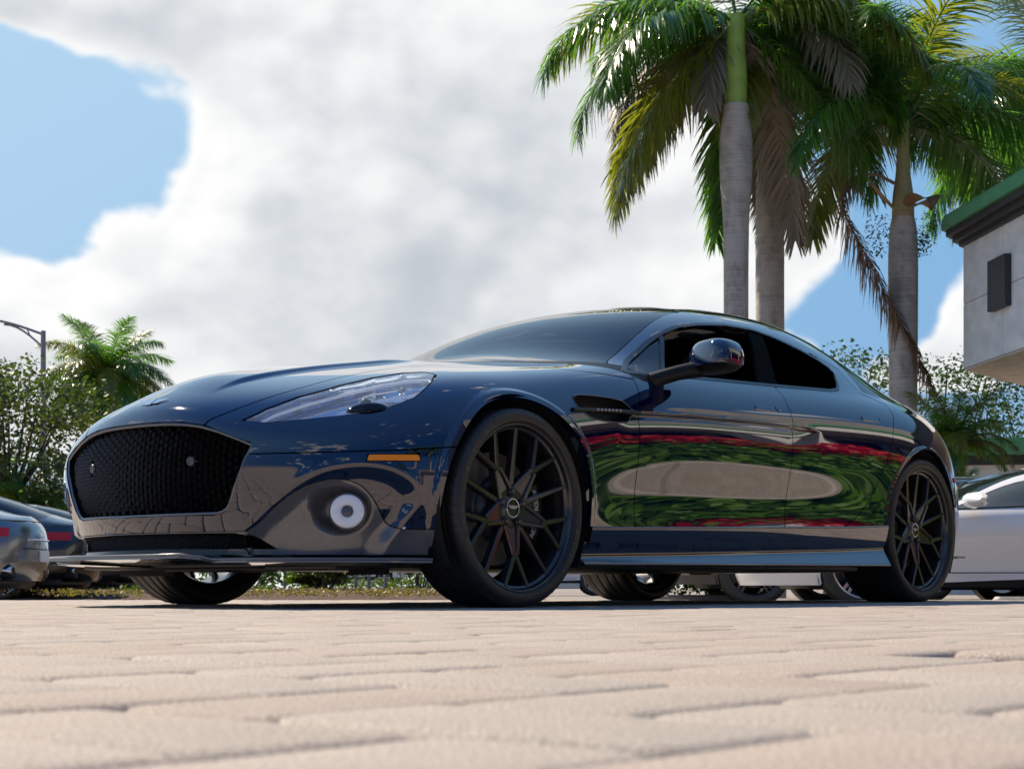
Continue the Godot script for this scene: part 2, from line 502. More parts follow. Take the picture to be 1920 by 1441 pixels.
var scoop := PackedVector2Array([Vector2(-0.95, 0.10), Vector2(-0.833, 0.244), Vector2(-0.813, 0.275), Vector2(-0.797, 0.337), Vector2(-0.767, 0.382), Vector2(-0.727, 0.407), Vector2(-0.682, 0.418), Vector2(-0.63, 0.409), Vector2(-0.589, 0.371), Vector2(-0.549, 0.313), Vector2(-0.514, 0.258), Vector2(-0.46, 0.258), Vector2(-0.2, 0.259), Vector2(-0.2, 0.10)])
var vent := PackedVector2Array([Vector2(0.290, 0.752), Vector2(0.345, 0.767), Vector2(0.56, 0.766), Vector2(0.60, 0.742), Vector2(0.628, 0.722), Vector2(0.60, 0.695), Vector2(0.575, 0.676), Vector2(0.40, 0.672), Vector2(0.335, 0.69), Vector2(0.30, 0.715)])
var amber := PackedVector2Array([Vector2(-0.625, 0.475), Vector2(-0.618, 0.496), Vector2(-0.475, 0.500), Vector2(-0.468, 0.479)])
var hatch := PackedVector2Array([Vector2(2.44, 1.40), Vector2(2.50, 1.20), Vector2(2.585, 1.09), Vector2(2.605, 1.02), Vector2(2.585, 0.985), Vector2(2.70, 0.968), Vector2(2.9, 0.958), Vector2(3.2, 0.965), Vector2(3.45, 0.99), Vector2(3.45, 1.4)])
var scoop_box: Rect2
var boxes := {}

func in_poly(poly: PackedVector2Array, key: String, q: Vector2) -> float:
	if not boxes.has(key):
		boxes[key] = box_of(poly)
	return inside(poly, boxes[key], q)

const GAP := 0.0022
const ARCH_FRONT := 0.379
const ARCH_REAR := 0.380

# positive inside the named panel, measured in metres to its nearest edge
func panel(which: String, p: Vector3) -> float:
	var q := Vector2(p.x, p.y)
	var arch := minf(q.distance_to(FRONT_WHEEL) - ARCH_FRONT, q.distance_to(REAR_WHEEL) - ARCH_REAR)
	if p.y < 0.343 and p.x > -0.5 and p.x < 3.5:
		# below the axles the arches run straight down
		arch = minf(arch, maxf(absf(p.x - FRONT_WHEEL.x) - ARCH_FRONT, -0.06))
		arch = minf(arch, maxf(absf(p.x - REAR_WHEEL.x) - ARCH_REAR, -0.06))
	if p.z < 0.6 and p.y > 0.6:
		arch = 1.0
	var foot := 1.0
	if p.x > 0.2 and p.x < 2.6:
		foot = p.y - along(door_foot, p.x)
	match which:
		"hood":
			if p.x > 0.8 or p.y < 0.5:
				return -0.05
			var f := along(hood_edge, p.x) - p.z
			f = minf(f, windscreen_edge(p.z) - 0.10 - p.x)
			if p.x < -0.5:
				f = minf(f, -in_poly(grille, "grille", Vector2(p.z, p.y)))
			return f - GAP * 1.7
		"fender":
			if p.x > 0.8:
				return -0.05
			var f := minf(p.z - along(hood_edge, p.x), a_edge(p) )
			f = minf(f, arch)
			f = minf(f, foot)
			f = minf(f, p.y - 0.28)
			if p.x < -0.15:
				f = minf(f, p.y - along(bumper_edge, p.x))
			if p.x < -0.1:
				f = minf(f, -in_poly(headlight, "headlight", q))
			if p.x < -0.5:
				f = minf(f, -in_poly(grille, "grille", Vector2(p.z, p.y)))
			if p.x > 0.2:
				f = minf(f, -in_poly(vent, "vent", q) + GAP)
			return f - GAP
		"bumper":
			if p.x > -0.15 or p.y > 0.56:
				return -0.05
			var f := minf(along(bumper_edge, p.x) - p.y, p.y - 0.25)
			f = minf(f, arch)
			f = minf(f, -in_poly(scoop, "scoop", q))
			f = minf(f, -in_poly(grille, "grille", Vector2(p.z, p.y)))
			f = minf(f, -in_poly(amber, "amber", q))
			return f - GAP
		"carbon":
			if p.x > -0.15 or p.y > 0.48:
				return -0.05
			var f := maxf(in_poly(scoop, "scoop", q), 0.25 - p.y)
			f = minf(f, arch)
			f = minf(f, -in_poly(intake, "intake", Vector2(p.z, p.y)))
			return f - GAP * 0.5
		"front_door":
			if p.x < 0.5 or p.x > 1.9 or p.y > 1.0:
				return -0.05
			var f := minf(p.x - along(a_gap, p.y), along(b_gap, p.y) - p.x)
			f = minf(f, minf(foot, -in_poly(dlo, "dlo", q) + GAP - 0.010))
			f = minf(f, belt(p) )
			return f - GAP
		"rear_door":
			if p.x < 1.6 or p.x > 2.8 or p.y > 1.25:
				return -0.05
			var f := minf(p.x - along(b_gap, p.y), in_poly(c_line, "c_line", q))
			f = minf(f, minf(foot, -in_poly(dlo, "dlo", q) + GAP - 0.010))
			f = minf(f, maxf(belt(p), p.x - 2.25 - (p.y - 0.96) * 0.2))
			f = minf(f, roof_rail(p))
			return minf(f, arch) - GAP
		"headlight":
			return in_poly(headlight, "headlight", q) - 0.001 if p.x < -0.1 else -0.05
		"amber":
			return in_poly(amber, "amber", q) - 0.001 if p.x < -0.3 and p.z > 0.5 else -0.05
		"windscreen":
			if p.x < 0.2 or p.x > 1.75 or p.y < 0.8:
				return -0.05
			return minf(minf(p.x - windscreen_edge(p.z), pillar_edge(p.x) - p.z), 1.58 - 0.25 * p.z * p.z - p.x) - 0.002
		"cowl":
			if p.x < 0.2 or p.x > 0.9 or p.y < 0.8:
				return -0.05
			return minf(minf(along(hood_edge, p.x) - p.z, windscreen_edge(p.z) - p.x), p.x - windscreen_edge(p.z) + 0.10)
		"window_trim":
			var d := in_poly(dlo, "dlo", q)
			return minf(0.008 + d, 0.004 - d)
		"quarter_glass":
			return minf(in_poly(dlo, "dlo", q), quarter_bar(q) - 0.006)
		"quarter_post":
			return minf(in_poly(dlo, "dlo", q), 0.011 - absf(quarter_bar(q)))
		"b_pillar":
			return minf(in_poly(dlo, "dlo", q), b_lean(q))
		"hatch":
			return in_poly(hatch, "hatch", q) - GAP if p.x > 2.3 else -0.05
		"shell":
			if p.x < 0.45:
				return -0.05
			# roof, pillars, quarter panels and tail: what no other panel covers
			var f := minf(arch, foot)
			f = minf(f, p.y - 0.26)
			f = minf(f, -in_poly(dlo, "dlo", q) - 0.008 + GAP)
			if p.x < 1.8:
				f = minf(f, -minf(minf(p.x - windscreen_edge(p.z), pillar_edge(p.x) - p.z), 1.58 - 0.25 * p.z * p.z - p.x) - 0.004 + GAP)
			if p.x < 1.0:
				f = minf(f, maxf(-a_edge(p), -1.0))
				f = minf(f, p.x - windscreen_edge(p.z) - 0.002 if p.z < along(hood_edge, p.x) else 1.0)
			if p.x > 0.5 and p.x < 1.9:
				var d := minf(p.x - along(a_gap, p.y), along(b_gap, p.y) - p.x)
				d = minf(d, belt(p))
				f = minf(f, -d)
			if p.x > 1.6 and p.x < 2.9:
				var d := minf(p.x - along(b_gap, p.y), in_poly(c_line, "c_line", q))
				d = minf(d, maxf(belt(p), p.x - 2.25 - (p.y - 0.96) * 0.2))
				d = minf(d, roof_rail(p))
				f = minf(f, -d)
			if p.x > 2.3:
				f = minf(f, -in_poly(hatch, "hatch", q))
			return f - GAP
	return -1.0

func windscreen_edge(z: float) -> float:
	return 0.43 + 0.30 * pow(absf(z) / 0.78, 3.0)

func pillar_edge(x: float) -> float:
	return along(PackedVector2Array([Vector2(0.3, 0.80), Vector2(0.66, 0.775), Vector2(0.754, 0.725), Vector2(1.105, 0.622), Vector2(1.285, 0.572), Vector2(1.395, 0.548), Vector2(1.8, 0.50)]), x)

# ahead of the seam between the fender and the foot of the front pillar
func a_edge(p: Vector3) -> float:
	if p.y < 0.86:
		return along(a_gap, p.y) - p.x
	if p.z < along(hood_edge, p.x):
		return windscreen_edge(p.z) - p.x
	return minf(along(a_gap, p.y) - p.x, 0.71 - p.x + (p.y - 0.9) * 0.3)

# below the waistline
func belt(p: Vector3) -> float:
	return along(PackedVector2Array([Vector2(0.6, 0.889), Vector2(0.947, 0.901), Vector2(1.342, 0.918), Vector2(1.758, 0.935), Vector2(2.25, 0.959), Vector2(2.9, 0.975)]), p.x) - p.y

func roof_rail(p: Vector3) -> float:
	return along(PackedVector2Array([Vector2(1.6, 1.22), Vector2(1.9, 1.225), Vector2(2.1, 1.19), Vector2(2.3, 1.14), Vector2(2.45, 1.10), Vector2(2.8, 1.0)]), p.x) - p.y

func quarter_bar(q: Vector2) -> float:
	# ahead of the bar that runs from the waistline up to the roof rail
	return lerpf(0.955, 1.165, (q.y - 0.901) / 0.192) - q.x

func b_lean(q: Vector2) -> float:
	var t := (q.y - 0.93) / 0.27
	return minf(q.x - lerpf(1.645, 1.845, t), lerpf(1.80, 1.945, t) - q.x)

# cut one panel out of the sheet; lip = how far its edges are folded inwards
func cut(s: Sheet, which: String, lip := 0.012, push := 0.0) -> Shape:
	var o := Shape.new()
	var total := s.nu * s.nv
	var f := PackedFloat32Array()
	f.resize(total)
	for i in total:
		f[i] = panel(which, s.p[i])
	var where := PackedInt32Array()
	where.resize(total)
	where.fill(-1)
	for iu in s.nu - 1:
		for iv in s.nv - 1:
			var a := iu * s.nv + iv
			var b := a + s.nv
			var c := b + 1
			var d := a + 1
			var k := int(f[a] > 0.0) + int(f[b] > 0.0) + int(f[c] > 0.0) + int(f[d] > 0.0)
			if k == 0:
				continue
			if k == 4:
				for i in [a, b, c, d]:
					if where[i] < 0:
						where[i] = o.add(s.p[i] + s.n[i] * push, s.n[i], Vector2(s.p[i].x, s.p[i].y))
				o.quad(where[a], where[b], where[c], where[d])
			else:
				clip_tri(o, s, f, [a, b, c], lip, push)
				clip_tri(o, s, f, [a, c, d], lip, push)
	return o

func clip_tri(o: Shape, s: Sheet, f: PackedFloat32Array, t: Array, lip: float, push: float) -> void:
	var ps := PackedVector3Array()
	var ns := PackedVector3Array()
	var edge := []
	for k in 3:
		var i: int = t[k]
		var j: int = t[(k + 1) % 3]
		if f[i] > 0.0:
			ps.append(s.p[i])
			ns.append(s.n[i])
		if (f[i] > 0.0) != (f[j] > 0.0):
			var w := f[i] / (f[i] - f[j])
			edge.append(ps.size())
			ps.append(s.p[i].lerp(s.p[j], w))
			ns.append(s.n[i].lerp(s.n[j], w).normalized())
	if ps.size() < 3:
		return
	var k0 := o.v.size()
	for k in ps.size():
		o.add(ps[k] + ns[k] * push, ns[k], Vector2(ps[k].x, ps[k].y))
	for k in range(1, ps.size() - 1):
		o.tri(k0, k0 + k, k0 + k + 1)
	if lip != 0.0 and edge.size() == 2:
		var p: Vector3 = ps[edge[0]] + ns[edge[0]] * push
		var q: Vector3 = ps[edge[1]] + ns[edge[1]] * push
		var inner := Vector3.ZERO
		for x in ps:
			inner += x
		inner = inner / ps.size() - (ps[edge[0]] + ps[edge[1]]) * 0.5
		var side := (q - p).cross(ns[edge[0]])
		if side.length_squared() < 1e-14:
			return
		side = side.normalized()
		if side.dot(inner) > 0.0:
			side = -side
		var e := o.add(p, side)
		o.add(q, side)
		o.add(q - ns[edge[1]] * lip, side)
		o.add(p - ns[edge[0]] * lip, side)
		o.quad(e, e + 1, e + 2, e + 3)

var probe: Sheet

func on_side(x: float, y: float) -> Array:
	var best := 1e9
	var k := 0
	for i in probe.p.size():
		var q := probe.p[i]
		var d := (q.x - x) * (q.x - x) + (q.y - y) * (q.y - y)
		if d < best:
			best = d
			k = i
	var p := probe.p[k]
	var n := probe.n[k]
	return [Vector3(x, y, p.z - (n.x * (x - p.x) + n.y * (y - p.y)) / maxf(n.z, 0.2)), n]

func on_front(z: float, y: float) -> Array:
	var best := 1e9
	var k := 0
	for i in probe.p.size():
		var q := probe.p[i]
		if q.x > -0.3:
			continue
		var d := (q.z - absf(z)) * (q.z - absf(z)) + (q.y - y) * (q.y - y)
		if d < best:
			best = d
			k = i
	var p := probe.p[k]
	var n := probe.n[k]
	var x := p.x - (n.z * (absf(z) - p.z) + n.y * (y - p.y)) / minf(n.x, -0.3)
	return [Vector3(x, y, z), Vector3(n.x, n.y, n.z * signf(z) if z != 0.0 else 0.0)]

func both(s: Shape) -> Shape:
	var o := s.mirrored()
	o.merge(s, Transform3D.IDENTITY)
	return o

func lettering(text: String, size: float, depth := 0.002, bold := true) -> Mesh:
	var t := TextMesh.new()
	var font := SystemFont.new()
	font.font_names = PackedStringArray(["Droid Sans"])
	font.font_weight = 700 if bold else 400
	t.font = font
	t.text = text
	t.font_size = 64
	t.pixel_size = size / 46.0
	t.depth = depth
	t.curve_step = 2.0
	return t

# letters laid round a circle, each turned to its place
func ring_text(parent: Node, called: String, text: String, radius: float, size: float, z: float, from: float, step: float, material: Material) -> void:
	var st := SurfaceTool.new()
	for i in text.length():
		if text[i] == " ":
			continue
		var a := from - i * step
		var x := Transform3D(Basis(Vector3(0, 0, 1), a - PI / 2.0), Vector3(cos(a) * radius, sin(a) * radius, z))
		st.append_from(lettering(text[i], size, 0.0012), 0, x)
	put(called, st.commit(), material, parent)

func make_wheel(parent: Node3D, where: Vector3, side: float, w: float, r: float) -> void:
	var o := Node3D.new()
	var k := 0
	while parent.has_node(NodePath("wheel" if k == 0 else "wheel_%03d" % k)):
		k += 1
	o.name = "wheel" if k == 0 else "wheel_%03d" % k
	parent.add_child(o, true)
	o.position = where
	if side < 0.0:
		o.rotation.y = PI
	var rim_r := 0.290
	var tyre := Shape.new()
	var pr := PackedVector2Array()
	for q in [[-0.86, 0.287], [-0.93, 0.292], [-0.985, 0.303], [-1.0, 0.317], [-0.965, 0.331], [-0.90, 0.3385], [-0.80, 0.342]]:
		pr.append(Vector2(q[0] * w, q[1] / 0.343 * r))
	for g in [-0.55, -0.19, 0.19, 0.55]:
		for q in [[-0.006, 0.0], [-0.0045, -0.007], [0.0045, -0.007], [0.006, 0.0]]:
			pr.append(Vector2(g * w + q[0], r + q[1]))
	for q in [[0.80, 0.342], [0.90, 0.3385], [0.965, 0.331], [1.0, 0.317], [0.985, 0.303], [0.965, 0.297], [0.955, 0.2955], [0.95, 0.297], [0.94, 0.2975], [0.90, 0.2925], [0.86, 0.286]]:
		pr.append(Vector2(q[0] * w, q[1] / 0.343 * r))
	tyre.lathe(pr, 128)
	# sipes over the shoulders
	for i in 66:
		var a := TAU * i / 66.0
		for s in [-1.0, 1.0]:
			var pts := []
			for q in [[0.68, 0.3428], [0.80, 0.3424], [0.90, 0.3390], [0.962, 0.3318]]:
				var b: float = a + (q[0] - 0.8) * 0.12
				pts.append(Vector3(cos(b) * q[1] / 0.343 * r, sin(b) * q[1] / 0.343 * r, s * q[0] * w))
			tyre.tube(pts, [0.0012], 4, false)
	put("tyre", tyre.mesh(), M.rubber, o)
	ring_text(o, "tyre_lettering", "MICHELIN", 0.3095, 0.0165, w * 0.992, 2.75, 0.075, M.rubber_mark)
	ring_text(o, "tyre_lettering", "PILOT SPORT", 0.3095, 0.0135, w * 0.992, 3.75, 0.060, M.rubber_mark)
	ring_text(o, "tyre_lettering", "MICHELIN", 0.3095, 0.0165, w * 0.992, -0.25, 0.075, M.rubber_mark)
	var zf := w * 0.90
	var rim := Shape.new()
	rim.lathe(PackedVector2Array([Vector2(zf - 0.012, 0.2925), Vector2(zf - 0.003, 0.2915), Vector2(zf, 0.289), Vector2(zf - 0.0005, 0.285), Vector2(zf - 0.004, 0.2815), Vector2(zf - 0.014, 0.279), Vector2(zf - 0.018, 0.2765), Vector2(zf - 0.0185, 0.271), Vector2(zf - 0.023, 0.268), Vector2(zf - 0.034, 0.266), Vector2(zf - 0.075, 0.257), Vector2(-w * 0.7, 0.252), Vector2(-w * 0.84, 0.262), Vector2(-w * 0.88, 0.290)]), 96)
	put("rim_barrel", rim.mesh(), M.rim, o)
	var out := Vector3(0, 0, 1)
	var cup := 0.036
	for i in 5:
		var s := Shape.new()
		var a := PI / 2.0 + TAU * (i + 0.5) / 5.0
		var dir := func(ang: float, rr: float, dz: float) -> Vector3:
			return Vector3(cos(ang) * rr, sin(ang) * rr, zf - dz)
		var node: Vector3 = dir.call(a, 0.158, 0.022)
		# the broad arm with a raised edge on either side and a sunk face
		for e in [-1.0, 1.0]:
			s.bar(dir.call(a + e * 0.62, 0.062, cup + 0.002), dir.call(a + e * 0.075, 0.160, 0.020), 0.0098, 0.0078, out, 0.03, 0.0034)
		var face_ := [dir.call(a + 0.62, 0.062, cup + 0.010), dir.call(a + 0.05, 0.158, 0.026), dir.call(a - 0.05, 0.158, 0.026), dir.call(a - 0.62, 0.062, cup + 0.010)]
		s.face([face_[3], face_[2], face_[1], face_[0]])
		for e in [-1.0, 1.0]:
			var tip: Vector3 = dir.call(a + e * 0.215, 0.2755, 0.016)
			s.bar(node + (node - tip).normalized() * 0.008, tip, 0.0108, 0.0085, out, 0.028, 0.0036)
		put("spoke", s.mesh(), M.rim, o)
		var t := Shape.new()
		var b := a + TAU / 10.0
		t.bar(dir.call(b, 0.082, cup + 0.004), dir.call(b, 0.2755, 0.016), 0.0108, 0.0080, out, 0.028, 0.0036)
		put("slim_spoke", t.mesh(), M.rim, o)
	var hub := Shape.new()
	hub.lathe(PackedVector2Array([Vector2(zf - cup - 0.06, 0.09), Vector2(zf - cup - 0.02, 0.088), Vector2(zf - cup - 0.008, 0.082), Vector2(zf - cup - 0.006, 0.070), Vector2(zf - cup - 0.010, 0.045), Vector2(zf - cup - 0.004, 0.040), Vector2(zf - cup - 0.002, 0.036), Vector2(zf - cup - 0.002, 0.001)]), 40)
	put("hub", hub.mesh(), M.rim, o)
	for i in 5:
		var a := PI / 2.0 + TAU * i / 5.0
		var n := Shape.new()
		var x := Transform3D(Basis.IDENTITY, Vector3(cos(a) * 0.0575, sin(a) * 0.0575, zf - cup))
		n.lathe(PackedVector2Array([Vector2(-0.02, 0.0175), Vector2(-0.001, 0.0175), Vector2(0.002, 0.0160), Vector2(0.001, 0.0135), Vector2(-0.008, 0.012), Vector2(0.003, 0.0105), Vector2(0.007, 0.0075), Vector2(0.005, 0.005), Vector2(0.005, 0.0005)]), 16, x)
		put("wheel_nut", n.mesh(), M.nut, o)
	var cap := Shape.new()
	cap.lathe(PackedVector2Array([Vector2(-0.004, 0.0345), Vector2(0.001, 0.034), Vector2(0.002, 0.032), Vector2(0.001, 0.030)]), 32, Transform3D(Basis.IDENTITY, Vector3(0, 0, zf - cup + 0.001)))
	put("cap_ring", cap.mesh(), M.chrome, o)
	var wings := Shape.new()
	wing_shape(wings, Transform3D(Basis.IDENTITY, Vector3(0, 0.002, zf - cup + 0.0015)), 0.028, 0.0022)
	put("cap_emblem", wings.mesh(), M.dull_silver, o)
	var disc := Shape.new()
	disc.lathe(PackedVector2Array([Vector2(zf - 0.125, 0.198), Vector2(zf - 0.123, 0.196), Vector2(zf - 0.123, 0.12), Vector2(zf - 0.11, 0.115), Vector2(zf - 0.085, 0.10), Vector2(zf - 0.08, 0.07), Vector2(zf - 0.08, 0.0005)]), 48)
	disc.lathe(PackedVector2Array([Vector2(zf - 0.155, 0.12), Vector2(zf - 0.155, 0.198), Vector2(zf - 0.125, 0.198)]), 48)
	put("brake_disc", disc.mesh(), M.disc, o)
	var cal := Shape.new()
	var arc0 := -0.75 if where.x < 1.0 else 2.5
	cal.lathe(PackedVector2Array([Vector2(zf - 0.175, 0.13), Vector2(zf - 0.175, 0.215), Vector2(zf - 0.10, 0.222), Vector2(zf - 0.082, 0.215), Vector2(zf - 0.074, 0.20), Vector2(zf - 0.074, 0.145), Vector2(zf - 0.09, 0.13)]), 20, Transform3D.IDENTITY, arc0, arc0 + 1.25)
	var caliper := put("brake_caliper", cal.mesh(), M.caliper, o)
	ring_text(caliper, "caliper_lettering", "ASTON MARTIN", 0.172, 0.020, zf - 0.073, arc0 + 1.12, 0.082, M.white_paint)

# a small winged emblem lying in the x-y plane
func wing_shape(s: Shape, x: Transform3D, half: float, depth: float) -> void:
	for sg in [-1.0, 1.0]:
		for row in 3:
			var pts := []
			var y0 := half * (0.20 - row * 0.13)
			var reach := half * (1.0 - row * 0.17)
			for q in [[0.0, 0.0], [reach, 0.06 * half], [reach * 0.93, -0.075 * half], [0.0, -0.11 * half]]:
				pts.append(x * Vector3(sg * q[0], y0 + q[1], depth * 0.6))
			if sg < 0.0:
				pts.reverse()
			s.face(pts)
	s.block(Vector3(-half * 0.2, -half * 0.22, 0), Vector3(half * 0.2, half * 0.26, depth), depth * 0.5, x)

# honeycomb of little funnels standing on the front surface
func honeycomb(poly: PackedVector2Array, pitch: float, hole: float, back: float, depth: float) -> Shape:
	var s := Shape.new()
	var rows := int(0.5 / (pitch * 0.5)) + 1
	var cache := {}
	for iz in range(-60, 61):
		for iy in rows:
			var z := iz * pitch * 0.866
			var y := 0.18 + iy * pitch + (pitch * 0.5 if posmod(iz, 2) == 1 else 0.0)
			if in_poly(poly, str(poly.size()) + str(poly[0]), Vector2(z, y)) < -pitch * 0.2:
				continue
			var hit := on_front(z, y)
			var c: Vector3 = hit[0]
			var n: Vector3 = hit[1]
			n = Vector3(n.x, n.y * 0.2, n.z * 0.6).normalized()
			var e1 := Vector3.UP.cross(n).normalized()
			var e2 := n.cross(e1).normalized()
			c -= n * back
			var k := s.v.size()
			for j in 12:
				var a := TAU * j / 12.0
				var a2 := TAU * (j + 1) / 12.0
				var r1 := pitch * 0.577 if j % 2 == 0 else pitch * 0.5
				var r2 := pitch * 0.577 if j % 2 == 1 else pitch * 0.5
				var o1 := c + (e1 * cos(a) + e2 * sin(a)) * r1
				var o2 := c + (e1 * cos(a2) + e2 * sin(a2)) * r2
				var i1 := c + (e1 * cos(a) + e2 * sin(a)) * pitch * hole - n * depth
				var i2 := c + (e1 * cos(a2) + e2 * sin(a2)) * pitch * hole - n * depth
				s.face([o1, o2, i2, i1])
	return s

func strip(pts: Array, r: float, flat := 1.0) -> Shape:
	var s := Shape.new()
	s.tube(pts, [r], 8)
	return s

func build_car() -> void:
	scoop = rounded(scoop, 2)
	brow = rounded(brow, 3)
	scoop_box = box_of(scoop)
	var car := thing("sports_saloon", "glossy dark navy four-door sports saloon with black wheels and a mesh grille", "car")
	var net := body_net()
	probe = make_sheet(net, 10, 8, 1)
	var fine := make_sheet(net, FINE_U, FINE_V, 1)
	for which in ["hood", "bumper", "windscreen", "shell", "hatch", "carbon", "cowl"]:
		var s := cut(fine, which, 0.0 if which == "windscreen" else 0.014, -0.004 if which == "carbon" else (-0.003 if which in ["windscreen", "hatch"] else 0.0))
		var names := {"hood": "hood", "bumper": "front_bumper", "windscreen": "windscreen", "shell": "body_shell", "hatch": "rear_window", "carbon": "carbon_lower_bumper", "cowl": "windscreen_cowl"}
		put(names[which], both(s).mesh(), {"windscreen": M.screen_glass, "hatch": M.dark_glass, "carbon": M.carbon, "cowl": M.satin_black}.get(which, M.paint), car)
	var doors := {}
	for which in ["fender", "front_door", "rear_door", "b_pillar", "quarter_post", "quarter_glass", "window_trim", "amber"]:
		var push: float = {"b_pillar": -0.006, "quarter_post": -0.003, "quarter_glass": -0.010, "window_trim": 0.001, "amber": 0.003}.get(which, 0.0)
		var s := cut(fine, which, 0.014 if push <= 0.0 else 0.006, push)
		var material: Material = {"b_pillar": M.pillar_black, "quarter_post": M.gloss_black, "quarter_glass": M.pane, "window_trim": M.gloss_black, "amber": M.amber}.get(which, M.paint)
		var called: String = {"fender": "front_fender", "front_door": "door", "rear_door": "door", "b_pillar": "door_pillar", "quarter_post": "window_post", "quarter_glass": "quarter_window", "window_trim": "window_trim", "amber": "side_marker_lamp"}[which]
		var near := put(called, s.mesh(), material, car)
		var far := put(called, s.mirrored().mesh(), material, car)
		doors[which] = [near, far]
		if which == "front_door" or which == "rear_door":
			near.set_meta("label", "front door below an open window" if which == "front_door" else "rear door curving round the wheel arch")
	# head lamps
	var housing := cut(fine, "headlight", -0.045, -0.047)
	var lens := cut(fine, "headlight", 0.004, -0.001)
	for sg in [1.0, -1.0]:
		var lamp := Node3D.new()
		lamp.name = "headlight" if sg > 0.0 else "headlight_001"
		car.add_child(lamp, true)
		put("housing", (housing if sg > 0.0 else housing.mirrored()).mesh(), M.lamp_housing, lamp)
		put("lens", (lens if sg > 0.0 else lens.mirrored()).mesh(), M.lens, lamp)
		var guide := []
		for q in [[-0.82, 0.609], [-0.765, 0.645], [-0.665, 0.688], [-0.52, 0.735], [-0.40, 0.768], [-0.29, 0.792], [-0.235, 0.797], [-0.27, 0.768], [-0.345, 0.728], [-0.42, 0.693], [-0.49, 0.668]]:
			var h := on_side(q[0], q[1])
			guide.append((h[0] - h[1] * 0.022) * Vector3(1, 1, sg))
		put("light_guide", strip(guide, 0.006).mesh(), M.white_plastic, lamp)
		var hp := on_side(-0.535, 0.694)
		var lens_at: Vector3 = (hp[0] - hp[1] * 0.034) * Vector3(1, 1, sg)
		var aim := Vector3(-0.92, 0.1, 0.38 * sg).normalized()
		var proj := Shape.new()
		var b := Basis.looking_at(-aim, Vector3.UP)
		proj.lathe(PackedVector2Array([Vector2(-0.04, 0.026), Vector2(0.0, 0.028), Vector2(0.008, 0.027), Vector2(0.010, 0.024), Vector2(0.006, 0.022)]), 28, Transform3D(b, lens_at))
		put("projector_ring", proj.mesh(), M.chrome, lamp)
		var ball := Shape.new()
		var prof := PackedVector2Array()
		for i in 9:
			var a := PI / 2.0 * i / 8.0
			prof.append(Vector2(sin(a) * 0.016, maxf(cos(a) * 0.023, 0.0003)))
		ball.lathe(prof, 28, Transform3D(b, lens_at + aim * 0.006))
		put("projector_lens", ball.mesh(), M.lens_dark, lamp)
		# the dark lid that covers the lower edge of the lens
		var lid := Shape.new()
		var h2 := on_side(-0.568, 0.650)
		var lb := Basis(Vector3(0.80, 0.10, 0.60).normalized(), Vector3.UP, Vector3(-0.6, 0, 0.8))
		for i in 13:
			for j in 13:
				var a := PI * i / 12.0
				var e := PI * j / 12.0
				var d := Vector3(cos(a) * sin(e), sin(a) * sin(e), cos(e))
				lid.add((h2[0] - h2[1] * 0.012 + lb * (d * Vector3(0.072, 0.030, 0.026))) * Vector3(1, 1, sg), (lb * (d / Vector3(0.072, 0.030, 0.026))).normalized() * Vector3(1, 1, sg))
		for i in 12:
			for j in 12:
				var k2 := i * 13 + j
				lid.quad(k2, k2 + 1, k2 + 14, k2 + 13)
		put("lamp_lid", lid.mesh(), M.gloss_black, lamp)
		# a row of lit-edge facets along the upper side of the housing
		var facet := Shape.new()
		for q in [[-0.43, 0.735], [-0.36, 0.752], [-0.30, 0.768]]:
			var h3 := on_side(q[0], q[1])
			facet.block(Vector3(-0.028, -0.012, -0.004), Vector3(0.028, 0.012, 0.004), 0.003, Transform3D(Basis(Vector3(0.80, 0.35, 0.45).normalized(), h3[1].cross(Vector3(0.80, 0.35, 0.45)).normalized(), h3[1]), h3[0] - h3[1] * 0.03))
		put("reflector", (facet if sg > 0 else facet.mirrored()).mesh(), M.chrome, lamp)
	# grille
	var front := Node3D.new()
	front.name = "grille"
	car.add_child(front, true)
	var ring := []
	var gp := rounded(grille, 1)
	for i in gp.size() + 1:
		var q := gp[i % gp.size()]
		var h := on_front(q.x, q.y)
		ring.append(h[0] - h[1] * 0.010)
	put("grille_frame", strip(ring, 0.0065).mesh(), M.dark_chrome, front)
	struct(put("grille_mesh", honeycomb(grille, 0.0265, 0.40, 0.030, 0.016).mesh(), M.grille_black, front), "stuff")
	var backing := Shape.new()
	var pts := []
	for q in gp:
		var h := on_front(q.x, q.y)
		pts.append(h[0] + Vector3(0.055, 0, 0))
	var centre := Vector3(-0.86, 0.46, 0)
	for i in pts.size():
		backing.face([centre, pts[i], pts[(i + 1) % pts.size()]])
	# the walls of the opening, from its frame back to the backing
	for i in pts.size():
		backing.face([ring[i], ring[i + 1], pts[(i + 1) % pts.size()], pts[i]])
	put("grille_backing", backing.mesh(), M.black, front)
	for sg in [1.0, -1.0]:
		var h := on_front(0.275 * sg, 0.483)
		var n: Vector3 = h[1]
		n = Vector3(n.x, 0, n.z).normalized()
		var bolt := Shape.new()
		bolt.lathe(PackedVector2Array([Vector2(-0.02, 0.0165), Vector2(0.0, 0.0165), Vector2(0.0, 0.0165), Vector2(0.002, 0.015), Vector2(0.0025, 0.015), Vector2(0.0025, 0.009), Vector2(0.001, 0.0085), Vector2(0.001, 0.0004)]), 8, Transform3D(Basis.looking_at(-n, Vector3.UP), h[0] - n * 0.028))
		put("sensor_cap", bolt.mesh(), M.grey_plastic, front)
	# lower intake
	var low := Node3D.new()
	low.name = "lower_intake"
	car.add_child(low, true)
	struct(put("intake_mesh", honeycomb(intake, 0.0115, 0.36, 0.026, 0.006).mesh(), M.intake_black, low), "stuff")
	var lb := Shape.new()
	var li := []
	var lf := []
	for q in rounded(intake, 1):
		var h := on_front(q.x, q.y)
		lf.append(h[0] - h[1] * 0.004)
		li.append(h[0] + Vector3(0.06, 0, 0))
